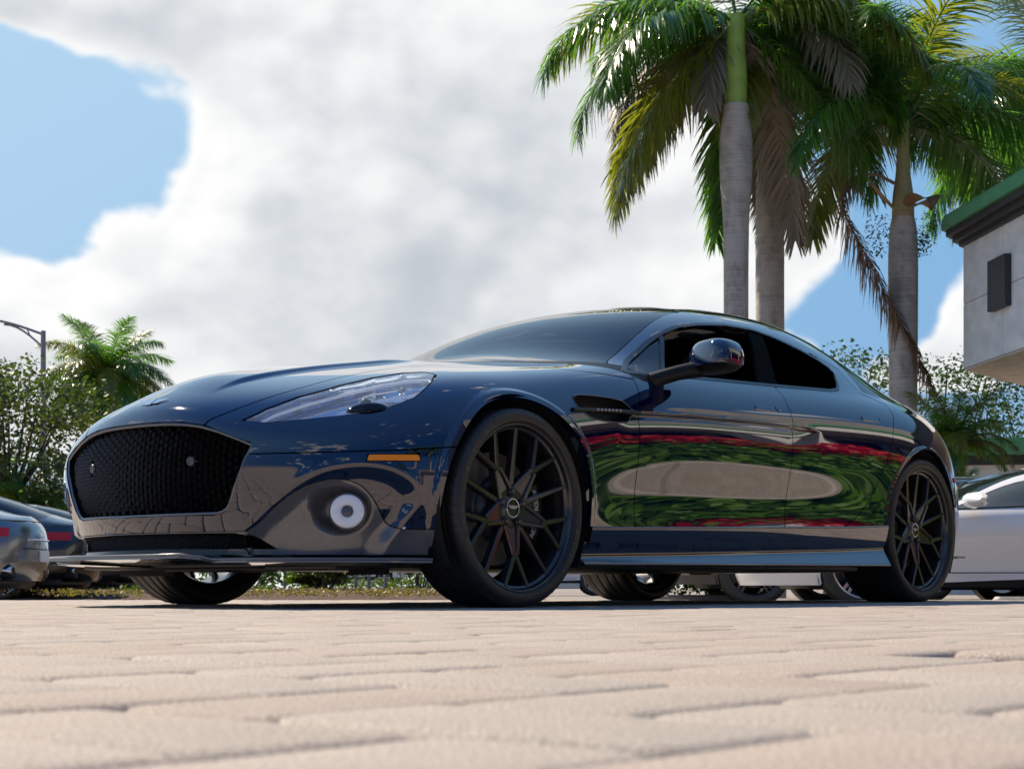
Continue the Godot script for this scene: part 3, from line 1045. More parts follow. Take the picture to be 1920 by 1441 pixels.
	for i in li.size():
		var j := (i + 1) % li.size()
		lb.face([lf[i], lf[j], li[j], li[i]])
		lb.face([Vector3(-0.76, 0.22, 0), li[i], li[j]])
	put("intake_duct", lb.mesh(), M.black, low)
	# ring lamps low in the bumper
	for sg in [1.0, -1.0]:
		var lamp := Node3D.new()
		lamp.name = "ring_lamp" if sg > 0.0 else "ring_lamp_001"
		car.add_child(lamp, true)
		var c := Vector3(-0.660, 0.315, 0.744 * sg)
		var n := Vector3(-0.73, 0.02, 0.68 * sg).normalized()
		var x := Transform3D(Basis.looking_at(-n, Vector3.UP), c - n * 0.030)
		var r := Shape.new()
		r.lathe(PackedVector2Array([Vector2(-0.045, 0.056), Vector2(0.012, 0.0555), Vector2(0.017, 0.053), Vector2(0.019, 0.047), Vector2(0.019, 0.030), Vector2(0.016, 0.022), Vector2(0.010, 0.0185), Vector2(0.0, 0.018)]), 48, x)
		put("white_ring", r.mesh(), M.white_ring, lamp)
		var core := Shape.new()
		core.lathe(PackedVector2Array([Vector2(0.002, 0.0185), Vector2(0.013, 0.0175), Vector2(0.017, 0.012), Vector2(0.0185, 0.0004)]), 32, x)
		put("dark_centre", core.mesh(), M.lens_dark, lamp)
		var cover := Shape.new()
		cover.lathe(PackedVector2Array([Vector2(0.006, 0.0565), Vector2(0.016, 0.0555), Vector2(0.023, 0.050), Vector2(0.027, 0.036), Vector2(0.029, 0.018), Vector2(0.0295, 0.0003)]), 48, x)
		put("lens", cover.mesh(), M.lens, lamp)
		var rim := Shape.new()
		rim.lathe(PackedVector2Array([Vector2(-0.05, 0.062), Vector2(0.004, 0.0615), Vector2(0.009, 0.0605), Vector2(0.009, 0.058), Vector2(0.0, 0.0565)]), 48, x)
		put("bezel", rim.mesh(), M.carbon, lamp)
		var screw := Shape.new()
		var hs := on_side(-0.487, 0.262)
		screw.lathe(PackedVector2Array([Vector2(-0.004, 0.0065), Vector2(0.002, 0.006), Vector2(0.003, 0.0004)]), 12, Transform3D(Basis.looking_at(-Vector3(-0.3, 0, 0.95 * sg).normalized(), Vector3.UP), hs[0] * Vector3(1, 1, sg)))
		put("screw", screw.mesh(), M.chrome, lamp)
	# splitter blade
	var blade := Shape.new()
	var edge := PackedVector2Array([Vector2(-0.90, -0.36), Vector2(-0.885, -0.52), Vector2(-0.80, -0.62), Vector2(-0.68, -0.745), Vector2(-0.55, -0.835), Vector2(-0.46, -0.875), Vector2(-0.415, -0.89)])
	var rim_line := []
	for i in range(6, -1, -1):
		rim_line.append(Vector3(edge[i].x, 0.165, edge[i].y))
	rim_line[4] = Vector3(-0.82, 0.172, -0.62)
	for q in [[-0.985, 0.1765, -0.42], [-1.005, 0.178, -0.25], [-1.012, 0.178, 0.0], [-1.005, 0.178, 0.20], [-0.985, 0.180, 0.30], [-0.945, 0.174, 0.36]]:
		rim_line.append(Vector3(q[0], q[1], q[2]))
	for i in 7:
		rim_line.append(Vector3(edge[i].x, 0.165, -edge[i].y))
	var back_line := []
	for q in rim_line:
		back_line.append(Vector3(maxf(q.x + 0.30, -0.30) if absf(q.z) < 0.8 else -0.38, 0.155, q.z * 0.72))
	for i in rim_line.size() - 1:
		var a: Vector3 = rim_line[i]
		var b: Vector3 = rim_line[i + 1]
		var c: Vector3 = back_line[i + 1]
		var d: Vector3 = back_line[i]
		var dn := Vector3(0, -0.016, 0)
		blade.face([a, b, c + Vector3(0, 0.02, 0), d + Vector3(0, 0.02, 0)])
		blade.face([b + dn, a + dn, d + dn * 1.5, c + dn * 1.5])
		blade.face([a + dn, b + dn, b, a])
	put("splitter", blade.mesh(), M.carbon, car)
	var lipline := []
	for q in rim_line:
		lipline.append(q + Vector3(0, -0.004, 0))
	put("splitter_edge", strip(lipline, 0.0045).mesh(), M.carbon, car)
	# undertray
	var tray := Shape.new()
	tray.block(Vector3(-0.62, 0.135, -0.74), Vector3(-0.30, 0.158, 0.74), 0.006)
	tray.block(Vector3(-0.35, 0.142, -0.60), Vector3(0.45, 0.17, 0.60), 0.006)
	tray.block(Vector3(0.42, 0.140, -0.84), Vector3(2.52, 0.17, 0.84), 0.01)
	tray.block(Vector3(2.5, 0.15, -0.62), Vector3(3.6, 0.20, 0.62), 0.01)
	put("undertray", tray.mesh(), M.underbody, car)
	var rib := 0
	for q in [[-0.62, 0.30, 0.128], [-0.56, -0.1, 0.130], [-0.5, -0.4, 0.127]]:
		var d := Shape.new()
		d.block(Vector3(q[0], q[2], q[1]), Vector3(q[0] + 0.25, q[2] + 0.012, q[1] + 0.35), 0.002)
		put("underbody_panel", d.mesh(), M.underbody, car)
	for sg in [1.0, -1.0]:
		var d := Shape.new()
		d.block(Vector3(-0.47, 0.112, 0.55 if sg > 0 else -0.72), Vector3(-0.44, 0.16, 0.72 if sg > 0 else -0.38), 0.003)
		put("air_deflector", d.mesh(), M.black, car)
	# a dark inner skin that closes the gaps, and the wheel houses
	var coarse := make_sheet(net, 6, 4, 0)
	var inner := Shape.new()
	for iu in coarse.nu - 1:
		for iv in coarse.nv - 1:
			var a := iu * coarse.nv + iv
			var p := coarse.p[a]
			var q := Vector2(p.x, p.y)
			if in_poly(dlo, "dlo", q) > -0.045 or panel("windscreen", p) > -0.07 or panel("windscreen", coarse.p[a + 1]) > -0.07:
				continue
			if q.distance_to(FRONT_WHEEL) < 0.47 or q.distance_to(REAR_WHEEL) < 0.47 or in_poly(headlight, "headlight", q) > -0.06 or in_poly(vent, "vent", q) > -0.05:
				continue
			if p.x < -0.4 and p.y < 0.66:
				continue
			var k := inner.v.size()
			for i in [a, a + coarse.nv, a + coarse.nv + 1, a + 1]:
				inner.add(coarse.p[i] - coarse.n[i] * 0.022, coarse.n[i])
			inner.quad(k, k + 1, k + 2, k + 3)
	put("inner_lining", both(inner).mesh(), M.black, car)
	for q in [[FRONT_WHEEL, ARCH_FRONT], [REAR_WHEEL, ARCH_REAR]]:
		for sg in [1.0, -1.0]:
			var h := Shape.new()
			var c: Vector2 = q[0]
			h.lathe(PackedVector2Array([Vector2(0.50, 0.05), Vector2(0.50, q[1] + 0.012), Vector2(0.915, q[1] + 0.012)]), 40, Transform3D(Basis(Vector3.UP, 0.0), Vector3(c.x, c.y, 0.0)), -0.55, PI + 0.55)
			put("wheel_house", (h if sg > 0 else h.mirrored()).mesh(), M.black, car)
	# sills
	for sg in [1.0, -1.0]:
		var sill := Shape.new()
		var n := 60
		var prof_n := 0
		for i in n + 1:
			var t := float(i) / n
			var x := lerpf(0.345, 2.60, t)
			var top := along(door_foot, x)
			var wide := 0.925 + 0.018 * t
			var flick := 0.004 + 0.016 * smooth(0.1, 1.0, t)
			var foot := 0.147 + 0.017 * t
			var line := PackedVector2Array([Vector2(wide - 0.03, top + 0.004), Vector2(wide + 0.004, top + 0.001), Vector2(wide + 0.009, top - 0.003), Vector2(wide + 0.008, top - 0.012), Vector2(wide - 0.001, lerpf(top, foot, 0.30)), Vector2(wide - 0.014, lerpf(top, foot, 0.55 - 0.05 * t)), Vector2(wide - 0.022, lerpf(top, foot, 0.76 - 0.20 * t)), Vector2(wide - 0.008 + flick * 0.45, lerpf(top, foot, 0.88 - 0.10 * t)), Vector2(wide + flick, foot + 0.010), Vector2(wide + flick - 0.001, foot), Vector2(wide - 0.06, foot - 0.003)])
			# smooth the section twice
			var fine_line := line
			for r in 2:
				var nl := PackedVector2Array([fine_line[0]])
				for k in fine_line.size() - 1:
					nl.append(fine_line[k].lerp(fine_line[k + 1], 0.25))
					nl.append(fine_line[k].lerp(fine_line[k + 1], 0.75))
				nl.append(fine_line[fine_line.size() - 1])
				fine_line = nl
			prof_n = fine_line.size()
			for k in prof_n:
				var d := fine_line[mini(k + 1, prof_n - 1)] - fine_line[maxi(k - 1, 0)]
				sill.add(Vector3(x, fine_line[k].y, fine_line[k].x), Vector3(0, d.x, -d.y).normalized())
		for i in n:
			for k in prof_n - 1:
				var a := i * prof_n + k
				var xm := sill.v[a].x
				var q := Vector2(sill.v[a].x, sill.v[a].y)
				if q.distance_to(REAR_WHEEL) < ARCH_REAR + 0.012 or q.distance_to(FRONT_WHEEL) < ARCH_FRONT:
					continue
				sill.quad(a, a + 1, a + prof_n + 1, a + prof_n)
		put("side_sill", (sill if sg > 0 else sill.mirrored()).mesh(), M.paint_black, car)
	# side vents with their strakes
	for sg in [1.0, -1.0]:
		var flip := Vector3(1, 1, sg)
		var vent_node := Node3D.new()
		vent_node.name = "side_vent" if sg > 0 else "side_vent_001"
		car.add_child(vent_node, true)
		var duct := Shape.new()
		var vp := rounded(vent, 1)
		var outer := []
		var deep := []
		for q in vp:
			var h := on_side(q.x, q.y)
			outer.append((h[0]) * flip)
			deep.append((h[0] - Vector3(0, 0, 0.05)) * flip)
		var mid := Vector3(0.45, 0.72, 0.87) * flip
		for i in vp.size():
			var j := (i + 1) % vp.size()
			duct.face([outer[i], outer[j], deep[j], deep[i]])
			duct.face([mid, deep[i], deep[j]])
		put("vent_duct", duct.mesh(), M.mesh_black, vent_node)
		var ring2 := outer.duplicate()
		ring2.append(outer[0])
		put("vent_edge", strip(ring2, 0.0028).mesh(), M.paint, vent_node)
		var bar := []
		for i in 9:
			var x := lerpf(0.268, 0.655, i / 8.0)
			var h := on_side(x, along(crease, x) + 0.002)
			bar.append((h[0] + h[1] * 0.003) * flip)
		put("strake", strip(bar, 0.0085).mesh(), M.gloss_black, vent_node)
		# small raised script in the middle of the strake
		for i in 7:
			var x := lerpf(0.40, 0.53, i / 6.0)
			var h := on_side(x, along(crease, x) + 0.003)
			var d := Shape.new()
			d.block(Vector3(-0.006, -0.004, 0), Vector3(0.006, 0.004, 0.003), 0.001, Transform3D(Basis.IDENTITY, (h[0] + h[1] * 0.0105) * flip))
			put("strake_letter", d.mesh(), M.dull_silver, vent_node)
	# door handles
	for sg in [1.0, -1.0]:
		for q in [[1.565, 0.812, 0], [2.45, 0.834, 1]]:
			var h := on_side(q[0], q[1])
			var n: Vector3 = h[1]
			var b := Basis(Vector3(1, 0, 0), n.cross(Vector3(1, 0, 0)).normalized(), n)
			var x := Transform3D(b, h[0])
			var hd := Shape.new()
			hd.block(Vector3(-0.085, -0.014, -0.012), Vector3(0.082, 0.014, 0.0035), 0.006, x)
			var fr := Shape.new()
			var loop := []
			for i in 33:
				var a := TAU * i / 32.0
				loop.append(x * Vector3(clampf(cos(a) * 0.13, -0.088, 0.086) , clampf(sin(a) * 0.03, -0.0165, 0.0165), 0.0008))
			fr.tube(loop, [0.0022], 6, false)
			var door: Node = doors["front_door" if q[2] == 0 else "rear_door"][0 if sg > 0 else 1]
			put("handle", (hd if sg > 0 else hd.mirrored()).mesh(), M.paint, door)
			put("handle_recess", (fr if sg > 0 else fr.mirrored()).mesh(), M.black, door)
			if q[2] == 0:
				var lock := Shape.new()
				lock.lathe(PackedVector2Array([Vector2(0, 0.009), Vector2(0.003, 0.008), Vector2(0.003, 0.0004)]), 16, Transform3D(b, h[0] + Vector3(0.108, 0, 0.0)))
				put("lock", (lock if sg > 0 else lock.mirrored()).mesh(), M.paint, door)
	# door mirrors
	for sg in [1.0, -1.0]:
		var mir := Node3D.new()
		mir.name = "door_mirror" if sg > 0 else "door_mirror_001"
		car.add_child(mir, true)
		var shell := Shape.new()
		var lower := Shape.new()
		var nu := 28
		var nv := 14
		var c := Vector3(0.985, 0.940, 1.06)
		for part in 2:
			var s := shell if part == 0 else lower
			for i in nu + 1:
				for j in nv + 1:
					var ph := TAU * i / nu
					var el := lerpf(-0.24, PI / 2.0, float(j) / nv) if part == 0 else lerpf(-PI / 2.0, -0.26, float(j) / nv)
					var ce := pow(absf(cos(el)), 0.55)
					var se := signf(sin(el)) * pow(absf(sin(el)), 0.85)
					var cx := signf(cos(ph)) * pow(absf(cos(ph)), 0.75)
					var cz := signf(sin(ph)) * pow(absf(sin(ph)), 0.75)
					# x: fore-aft, z: outwards
					var q := Vector3(cx * 0.088 * ce, se * (0.080 if part == 0 else 0.050), cz * 0.125 * ce)
					q.x *= 1.0 + 0.25 * (q.z / 0.118)
					q.x -= 0.03 * (q.z / 0.118)
					if q.x > 0.035:
						q.x = 0.035 + (q.x - 0.035) * 0.2
					s.add(c + q, Vector3.ZERO)
			for i in nu:
				for j in nv:
					var a := i * (nv + 1) + j
					s.quad(a, a + nv + 1, a + nv + 2, a + 1)
			# smooth normals
			for f in range(0, s.f.size(), 3):
				var g := (s.v[s.f[f + 1]] - s.v[s.f[f]]).cross(s.v[s.f[f + 2]] - s.v[s.f[f]])
				if g.dot(s.v[s.f[f]] - c) < 0.0:
					g = -g
				for k in 3:
					s.n[s.f[f + k]] += g
			for k in s.n.size():
				if k < nv + 1:
					var o := s.n[k] + s.n[nu * (nv + 1) + k]
					s.n[k] = o
					s.n[nu * (nv + 1) + k] = o
			for k in s.n.size():
				s.n[k] = s.n[k].normalized() if s.n[k].length() > 0.0 else Vector3.UP
		put("mirror_shell", (shell if sg > 0 else shell.mirrored()).mesh(), M.paint, mir)
		put("mirror_base", (lower if sg > 0 else lower.mirrored()).mesh(), M.satin_black, mir)
		var arm := Shape.new()
		arm.tube([Vector3(0.84, 0.862, 0.865), Vector3(0.87, 0.878, 0.895), Vector3(0.91, 0.896, 0.945), Vector3(0.97, 0.912, 1.01)], [0.034, 0.031, 0.030, 0.034], 10)
		put("mirror_arm", (arm if sg > 0 else arm.mirrored()).mesh(), M.satin_black, mir)
	# wheels
	make_wheel(car, Vector3(FRONT_WHEEL.x, FRONT_WHEEL.y, 0.818), 1.0, 0.125, 0.343)
	make_wheel(car, Vector3(REAR_WHEEL.x, REAR_WHEEL.y, 0.795), 1.0, 0.150, 0.346)
	make_wheel(car, Vector3(FRONT_WHEEL.x, FRONT_WHEEL.y, -0.818), -1.0, 0.125, 0.343)
	make_wheel(car, Vector3(REAR_WHEEL.x, REAR_WHEEL.y, -0.795), -1.0, 0.150, 0.346)
	# cabin: dash, seats, wheel
	var dash := Shape.new()
	dash.block(Vector3(0.75, 0.70, -0.70), Vector3(1.15, 0.90, 0.70), 0.05)
	put("dashboard", dash.mesh(), M.black, car)
	var floor_ := Shape.new()
	floor_.block(Vector3(0.5, 0.19, -0.82), Vector3(3.2, 0.24, 0.82), 0.01)
	put("cabin_floor", floor_.mesh(), M.black, car)
	for q in [[1.55, 0.38], [1.55, -0.38], [2.45, 0.38], [2.45, -0.38]]:
		var s := Shape.new()
		s.block(Vector3(-0.30, 0.28, -0.24), Vector3(0.22, 0.50, 0.24), 0.06)
		s.block(Vector3(-0.07, -0.04, -0.24), Vector3(0.07, 0.56, 0.24), 0.06, Transform3D(Basis(Vector3(0, 0, 1), -0.32), Vector3(0.18, 0.46, 0)))
		s.block(Vector3(-0.04, 0.0, -0.12), Vector3(0.04, 0.15, 0.12), 0.035, Transform3D(Basis(Vector3(0, 0, 1), -0.2), Vector3(0.37, 1.0 if q[0] < 2.0 else 0.92, 0)))
		var seat := put("seat", s.mesh(), M.leather, car)
		seat.position = Vector3(q[0], 0.0 if q[0] < 2 else 0.02, q[1])
	var steer := Shape.new()
	var loop := []
	for i in 25:
		var a := TAU * i / 24.0
		loop.append(Vector3(1.20 + sin(a) * 0.06, 0.84 + sin(a) * 0.17, 0.38 + cos(a) * 0.18))
	steer.tube(loop, [0.014], 8, false)
	put("steering_wheel", steer.mesh(), M.leather, car)
	# badge and wipers
	var hb := on_front(0.0, 0.697)
	var badge := Shape.new()
	var bn: Vector3 = hb[1]
	var bx := Basis(Vector3(0, 0, 1), bn.cross(Vector3(0, 0, 1)).normalized(), bn)
	wing_shape(badge, Transform3D(bx, hb[0] + bn * 0.001), 0.075, 0.004)
	put("winged_badge", badge.mesh(), M.chrome, car)
	# rear corner: marker lamp and lower diffuser winglet
	for sg in [1.0, -1.0]:
		var mk := Shape.new()
		var h := on_side(3.40, 0.605)
		mk.block(Vector3(-0.03, -0.012, -0.004), Vector3(0.03, 0.012, 0.006), 0.003, Transform3D(Basis(Vector3.UP, 0.30), h[0]))
		put("rear_marker_lamp", (mk if sg > 0 else mk.mirrored()).mesh(), M.red_lens, car)
		var df := Shape.new()
		df.block(Vector3(3.38, 0.215, 0.74), Vector3(3.56, 0.228, 0.88), 0.004)
		df.block(Vector3(3.40, 0.228, 0.80), Vector3(3.54, 0.275, 0.815), 0.004)
		put("diffuser_winglet", (df if sg > 0 else df.mirrored()).mesh(), M.carbon, car)

# ---------------------------------------------------------------- sky
func blob(az: float, el: float, a0: float, e0: float, ra: float, re: float) -> float:
	var x := (az - a0) / ra
	var y := (el - e0) / re
	return exp(-(x * x + y * y))

# how much cloud there is in a direction (degrees from north, degrees up); the large masses are placed, the rest is noise
func cloud_mass(az: float, el: float) -> float:
	var m := 0.0
	# the great bank rising from the western horizon
	m += 0.98 * blob(az, el, 47.0, 11.0, 8.5, 8.0)
	m += 0.75 * blob(az, el, 38.0, 6.5, 7.5, 4.2)
	m += 0.75 * blob(az, el, 53.0, 5.0, 5.5, 5.5)
	m += 0.80 * blob(az, el, 48.5, 19.0, 6.5, 5.0)
	m += 1.35 * blob(az, el, 35.5, 20.3, 7.0, 2.4)
	m += 0.9 * blob(az, el, 33.0, 19.6, 2.6, 1.3)
	# small heaps in the blue on the right
	m += 0.40 * blob(az, el, 60.4, 11.2, 1.6, 0.9)
	m -= 0.40 * blob(az, el, 61.5, 11.0, 4.0, 4.5)
	m += 0.85 * blob(az, el, 62.5, 7.2, 3.0, 1.0)
	m += 0.55 * blob(az, el, 60.2, 12.6, 1.5, 0.9)
	m += 0.65 * blob(az, el, 65.0, 8.6, 1.6, 1.6)
	m += 0.50 * blob(az, el, 58.6, 7.9, 0.9, 0.8)
	m += 0.40 * blob(az, el, 66.0, 13.0, 1.5, 1.0)
	# holes where the blue shows
	m -= 0.62 * blob(az, el, 34.2, 15.2, 2.7, 1.8)
	m -= 0.55 * blob(az, el, 41.4, 19.8, 1.2, 1.6)
	m -= 0.35 * blob(az, el, 33.8, 11.8, 1.5, 0.8)
	return m

# where the masses are deep enough to look grey from below
func cloud_depth(az: float, el: float) -> float:
	var g := 0.0
	g += 0.75 * blob(az, el, 44.0, 12.2, 3.0, 1.6)
	g += 0.60 * blob(az, el, 48.6, 15.2, 3.6, 2.6)
	g += 0.70 * blob(az, el, 35.5, 19.4, 5.0, 2.2)
	g += 0.55 * blob(az, el, 45.0, 8.2, 5.5, 1.3)
	g += 0.65 * blob(az, el, 51.0, 11.0, 3.0, 1.6)
	g += 0.35 * blob(az, el, 47.0, 9.6, 4.5, 2.0)
	g += 0.40 * blob(az, el, 37.6, 8.9, 1.6, 0.9)
	return g

var puff := FastNoiseLite.new()
var wisp := FastNoiseLite.new()
var lumps1 := FastNoiseLite.new()

func sky_colour(az: float, el: float) -> Color:
	var fade := maxf(el, 0.0)
	var blue := Color(0.135, 0.275, 0.48).lerp(Color(0.25, 0.40, 0.56), exp(-fade / 22.0))
	blue = blue.lerp(Color(0.46, 0.52, 0.57), exp(-fade / 3.5) * 0.7)
	var a := deg_to_rad(az)
	var e := deg_to_rad(el)
	var d := Vector3(sin(a) * cos(e), sin(e), -cos(a) * cos(e))
	# clear sky pales towards the sun; overhead and behind, darkened for the paint reflections
	var from_sun := d.dot(Vector3(0.06, 0.75, -0.65).normalized())
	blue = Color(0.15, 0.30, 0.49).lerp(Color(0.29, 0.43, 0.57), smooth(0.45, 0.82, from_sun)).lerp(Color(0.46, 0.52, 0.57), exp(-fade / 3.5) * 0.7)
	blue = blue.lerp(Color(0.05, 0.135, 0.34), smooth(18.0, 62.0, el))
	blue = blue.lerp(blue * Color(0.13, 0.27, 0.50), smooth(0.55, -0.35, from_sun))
	var q := d * 100.0
	q.y *= 1.45
	var billow := heaps(q)
	var in_view := smooth(31.0, 24.0, absf(az - 49.0)) * smooth(34.0, 24.0, el)
	var far_field := -0.20 + 0.95 * puff.get_noise_3dv(d * 38.0 + Vector3(70, 3, 9))
	far_field -= 0.30 * smooth(20.0, 60.0, el) + 0.20 * smooth(0.2, -0.5, from_sun)  # cloud thinned out of view to keep the paint reflections dark
	var mass := lerpf(far_field, cloud_mass(az, el), in_view)
	var dens := mass + billow - 0.42
	var cover := smooth(-0.05, lerpf(0.22, 0.13, in_view), dens)
	# the sun stands beyond, above and to the left: the side of each heap towards it is bright, the thick undersides are grey
	var sunward := Vector3(0.06, 0.75, -0.65).normalized()
	var to_sun := (sunward - d * d.dot(sunward)).normalized()
	var q2 := (d + to_sun * 0.016) * 100.0
	var q3 := (d + to_sun * 0.045) * 100.0
	q2.y *= 1.45
	q3.y *= 1.45
	var slope := (heaps(q2) - billow) * 0.8 + (heaps(q3) - billow) * 0.7
	var lit := tanh(-slope * 1.7)
	var deep := lerpf(smooth(0.2, 1.0, dens) * 0.6, cloud_depth(az, el), in_view)
	deep += 0.30 * puff.get_noise_3dv(q * 0.8 + Vector3(31, 7, 55))
	# thin margins glow, the middles are dull
	var rim := 1.0 - smooth(0.0, 0.35, dens)
	var glow := clampf(0.72 + lit * 0.42 + rim * 0.28 - 0.46 * (1.0 - exp(-1.2 * maxf(deep, 0.0))), 0.04, 1.0)
	var grey := Color(0.285, 0.32, 0.365)
	var white := Color(0.66, 0.66, 0.655)
	var cl := grey.lerp(white, glow)
	return blue.lerp(cl, cover)

# round heaps on heaps
func heaps(q: Vector3) -> float:
	var warp := Vector3(wisp.get_noise_3dv(q * 0.5), wisp.get_noise_3dv(q * 0.5 + Vector3(50, 0, 0)), 0.0) * 2.6
	var p := q + warp
	var a := -lumps1.get_noise_3dv(p)
	var b := -lumps1.get_noise_3dv(p * 2.6 + Vector3(17, 5, 3))
	var c := -lumps1.get_noise_3dv(p * 6.3 + Vector3(3, 29, 11))
	return (a * 0.70 + b * 0.32 + c * 0.11) * 0.95 - 0.30 + puff.get_noise_3dv(q) * 0.45 + wisp.get_noise_3dv(q * 2.0) * 0.10

func make_sky() -> Sky:
	lumps1.seed = 3
	lumps1.noise_type = FastNoiseLite.TYPE_CELLULAR
	lumps1.cellular_return_type = FastNoiseLite.RETURN_DISTANCE
	lumps1.cellular_distance_function = FastNoiseLite.DISTANCE_EUCLIDEAN
	lumps1.frequency = 0.085
	lumps1.fractal_type = FastNoiseLite.FRACTAL_NONE
	puff.seed = 11
	puff.noise_type = FastNoiseLite.TYPE_SIMPLEX_SMOOTH
	puff.frequency = 0.036
	puff.fractal_type = FastNoiseLite.FRACTAL_FBM
	puff.fractal_octaves = 4
	puff.fractal_gain = 0.5
	wisp.seed = 5
	wisp.noise_type = FastNoiseLite.TYPE_SIMPLEX_SMOOTH
	wisp.frequency = 0.12
	wisp.fractal_type = FastNoiseLite.FRACTAL_FBM
	wisp.fractal_octaves = 5
	wisp.fractal_gain = 0.55
	var w := 4096
	var h := 2048
	# the whole dome at a coarse step, the part that the lens can see at a fine one
	var coarse := Image.create(w / 4, h / 4, false, Image.FORMAT_RGBF)
	coarse.fill(Color(0.40, 0.40, 0.38))
	for y in h / 8 + 1:
		var el := 90.0 - (y + 0.5) * 720.0 / h
		for x in w / 4:
			var az := wrapf((x + 0.5) * 1440.0 / w, -180.0, 180.0)
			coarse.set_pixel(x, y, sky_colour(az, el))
	coarse.resize(w, h, Image.INTERPOLATE_CUBIC)
	var x0 := int(24.0 / 360.0 * w)
	var x1 := int(76.0 / 360.0 * w)
	var y0 := int((90.0 - 26.0) / 180.0 * h)
	for y in range(y0, h / 2 + 2):
		var el := 90.0 - (y + 0.5) * 180.0 / h
		for x in range(x0, x1):
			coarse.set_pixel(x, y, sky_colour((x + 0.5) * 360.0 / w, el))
	var m := PanoramaSkyMaterial.new()
	m.panorama = ImageTexture.create_from_image(coarse)
	m.energy_multiplier = 1.0
	var s := Sky.new()
	s.sky_material = m
	return s

# ---------------------------------------------------------------- ground and paving
func ground_height(ahead: float) -> float:
	return -0.012 - 0.085 * smooth(9.6, 13.0, ahead)

func noise_texture(freq: float, a: Color, b: Color, size := 512, octaves := 4, s := 1, kind := FastNoiseLite.TYPE_SIMPLEX_SMOOTH) -> NoiseTexture2D:
	var n := FastNoiseLite.new()
	n.seed = s
	n.noise_type = kind
	n.frequency = freq
	n.fractal_octaves = octaves
	var g := Gradient.new()
	g.set_color(0, a)
	g.set_color(1, b)
	g.set_offset(0, 0.22)
	g.set_offset(1, 0.78)
	var t := NoiseTexture2D.new()
	t.width = size
	t.height = size
	t.seamless = true
	t.noise = n
	t.color_ramp = g
	return t

func textured(m: StandardMaterial3D, t: Texture2D, scale: float, bump: Texture2D = null, depth := 0.1) -> StandardMaterial3D:
	m.albedo_texture = t
	m.uv1_triplanar = true
	m.uv1_world_triplanar = true
	m.uv1_scale = Vector3.ONE * scale
	if bump:
		m.heightmap_enabled = true
		m.heightmap_texture = bump
		m.heightmap_scale = depth
	return m

# a worn paver: rounded corners, slightly wandering sides, softened upper edge
func paver_mesh(hx: float, hz: float, s: int) -> Shape:
	var r := RandomNumberGenerator.new()
	r.seed = 900 + s
	var ring := PackedVector2Array()
	var c := 0.020
	for q in [[1, 1], [-1, 1], [-1, -1], [1, -1]]:
		var corner := Vector2(q[0] * hx, q[1] * hz)
		var ax := Vector2(-q[0], 0)
		var az := Vector2(0, -q[1])
		var first := ax if q[0] * q[1] < 0 else az
		var second := az if q[0] * q[1] < 0 else ax
		ring.append(corner + first * c)
		ring.append(corner + (ax + az) * c * 0.33)
		ring.append(corner + second * c)
		var nxt: Vector2 = Vector2(-q[0] * hx, q[1] * hz) if q[0] * q[1] > 0 else Vector2(q[0] * hx, -q[1] * hz)
		ring.append(corner.lerp(nxt, 0.5) * Vector2(1.0 - r.randf() * 0.006, 1.0 - r.randf() * 0.012))
	var o := Shape.new()
	var n := ring.size()
	var mid := o.add(Vector3(0, 0.0006, 0), Vector3.UP)
	var k := o.v.size()
	for i in n:
		var p := ring[i]
		var out := Vector3(p.x / hx * (1.0 if absf(p.x) / hx > absf(p.y) / hz else 0.4), 0, p.y / hz * (1.0 if absf(p.y) / hz > absf(p.x) / hx else 0.4)).normalized()
		for e in [[0.0120, -0.0003, 0.10], [0.0050, -0.0018, 0.45], [0.0, -0.0070, 1.8], [0.0, -0.040, 50.0]]:
			var w: Vector2 = p - Vector2(out.x, out.z) * e[0]
			o.add(Vector3(w.x, e[1], w.y), (Vector3.UP + out * e[2]).normalized())
	for i in n:
		var a := k + i * 4
		var b := k + (i + 1) % n * 4
		o.tri(mid, a, b)
		for e in 3:
			o.quad(a + e, b + e, b + e + 1, a + e + 1)
	return o

const COVER := Rect2(-2.88, 3.93, 0.62, 0.62)      # the sunk iron cover

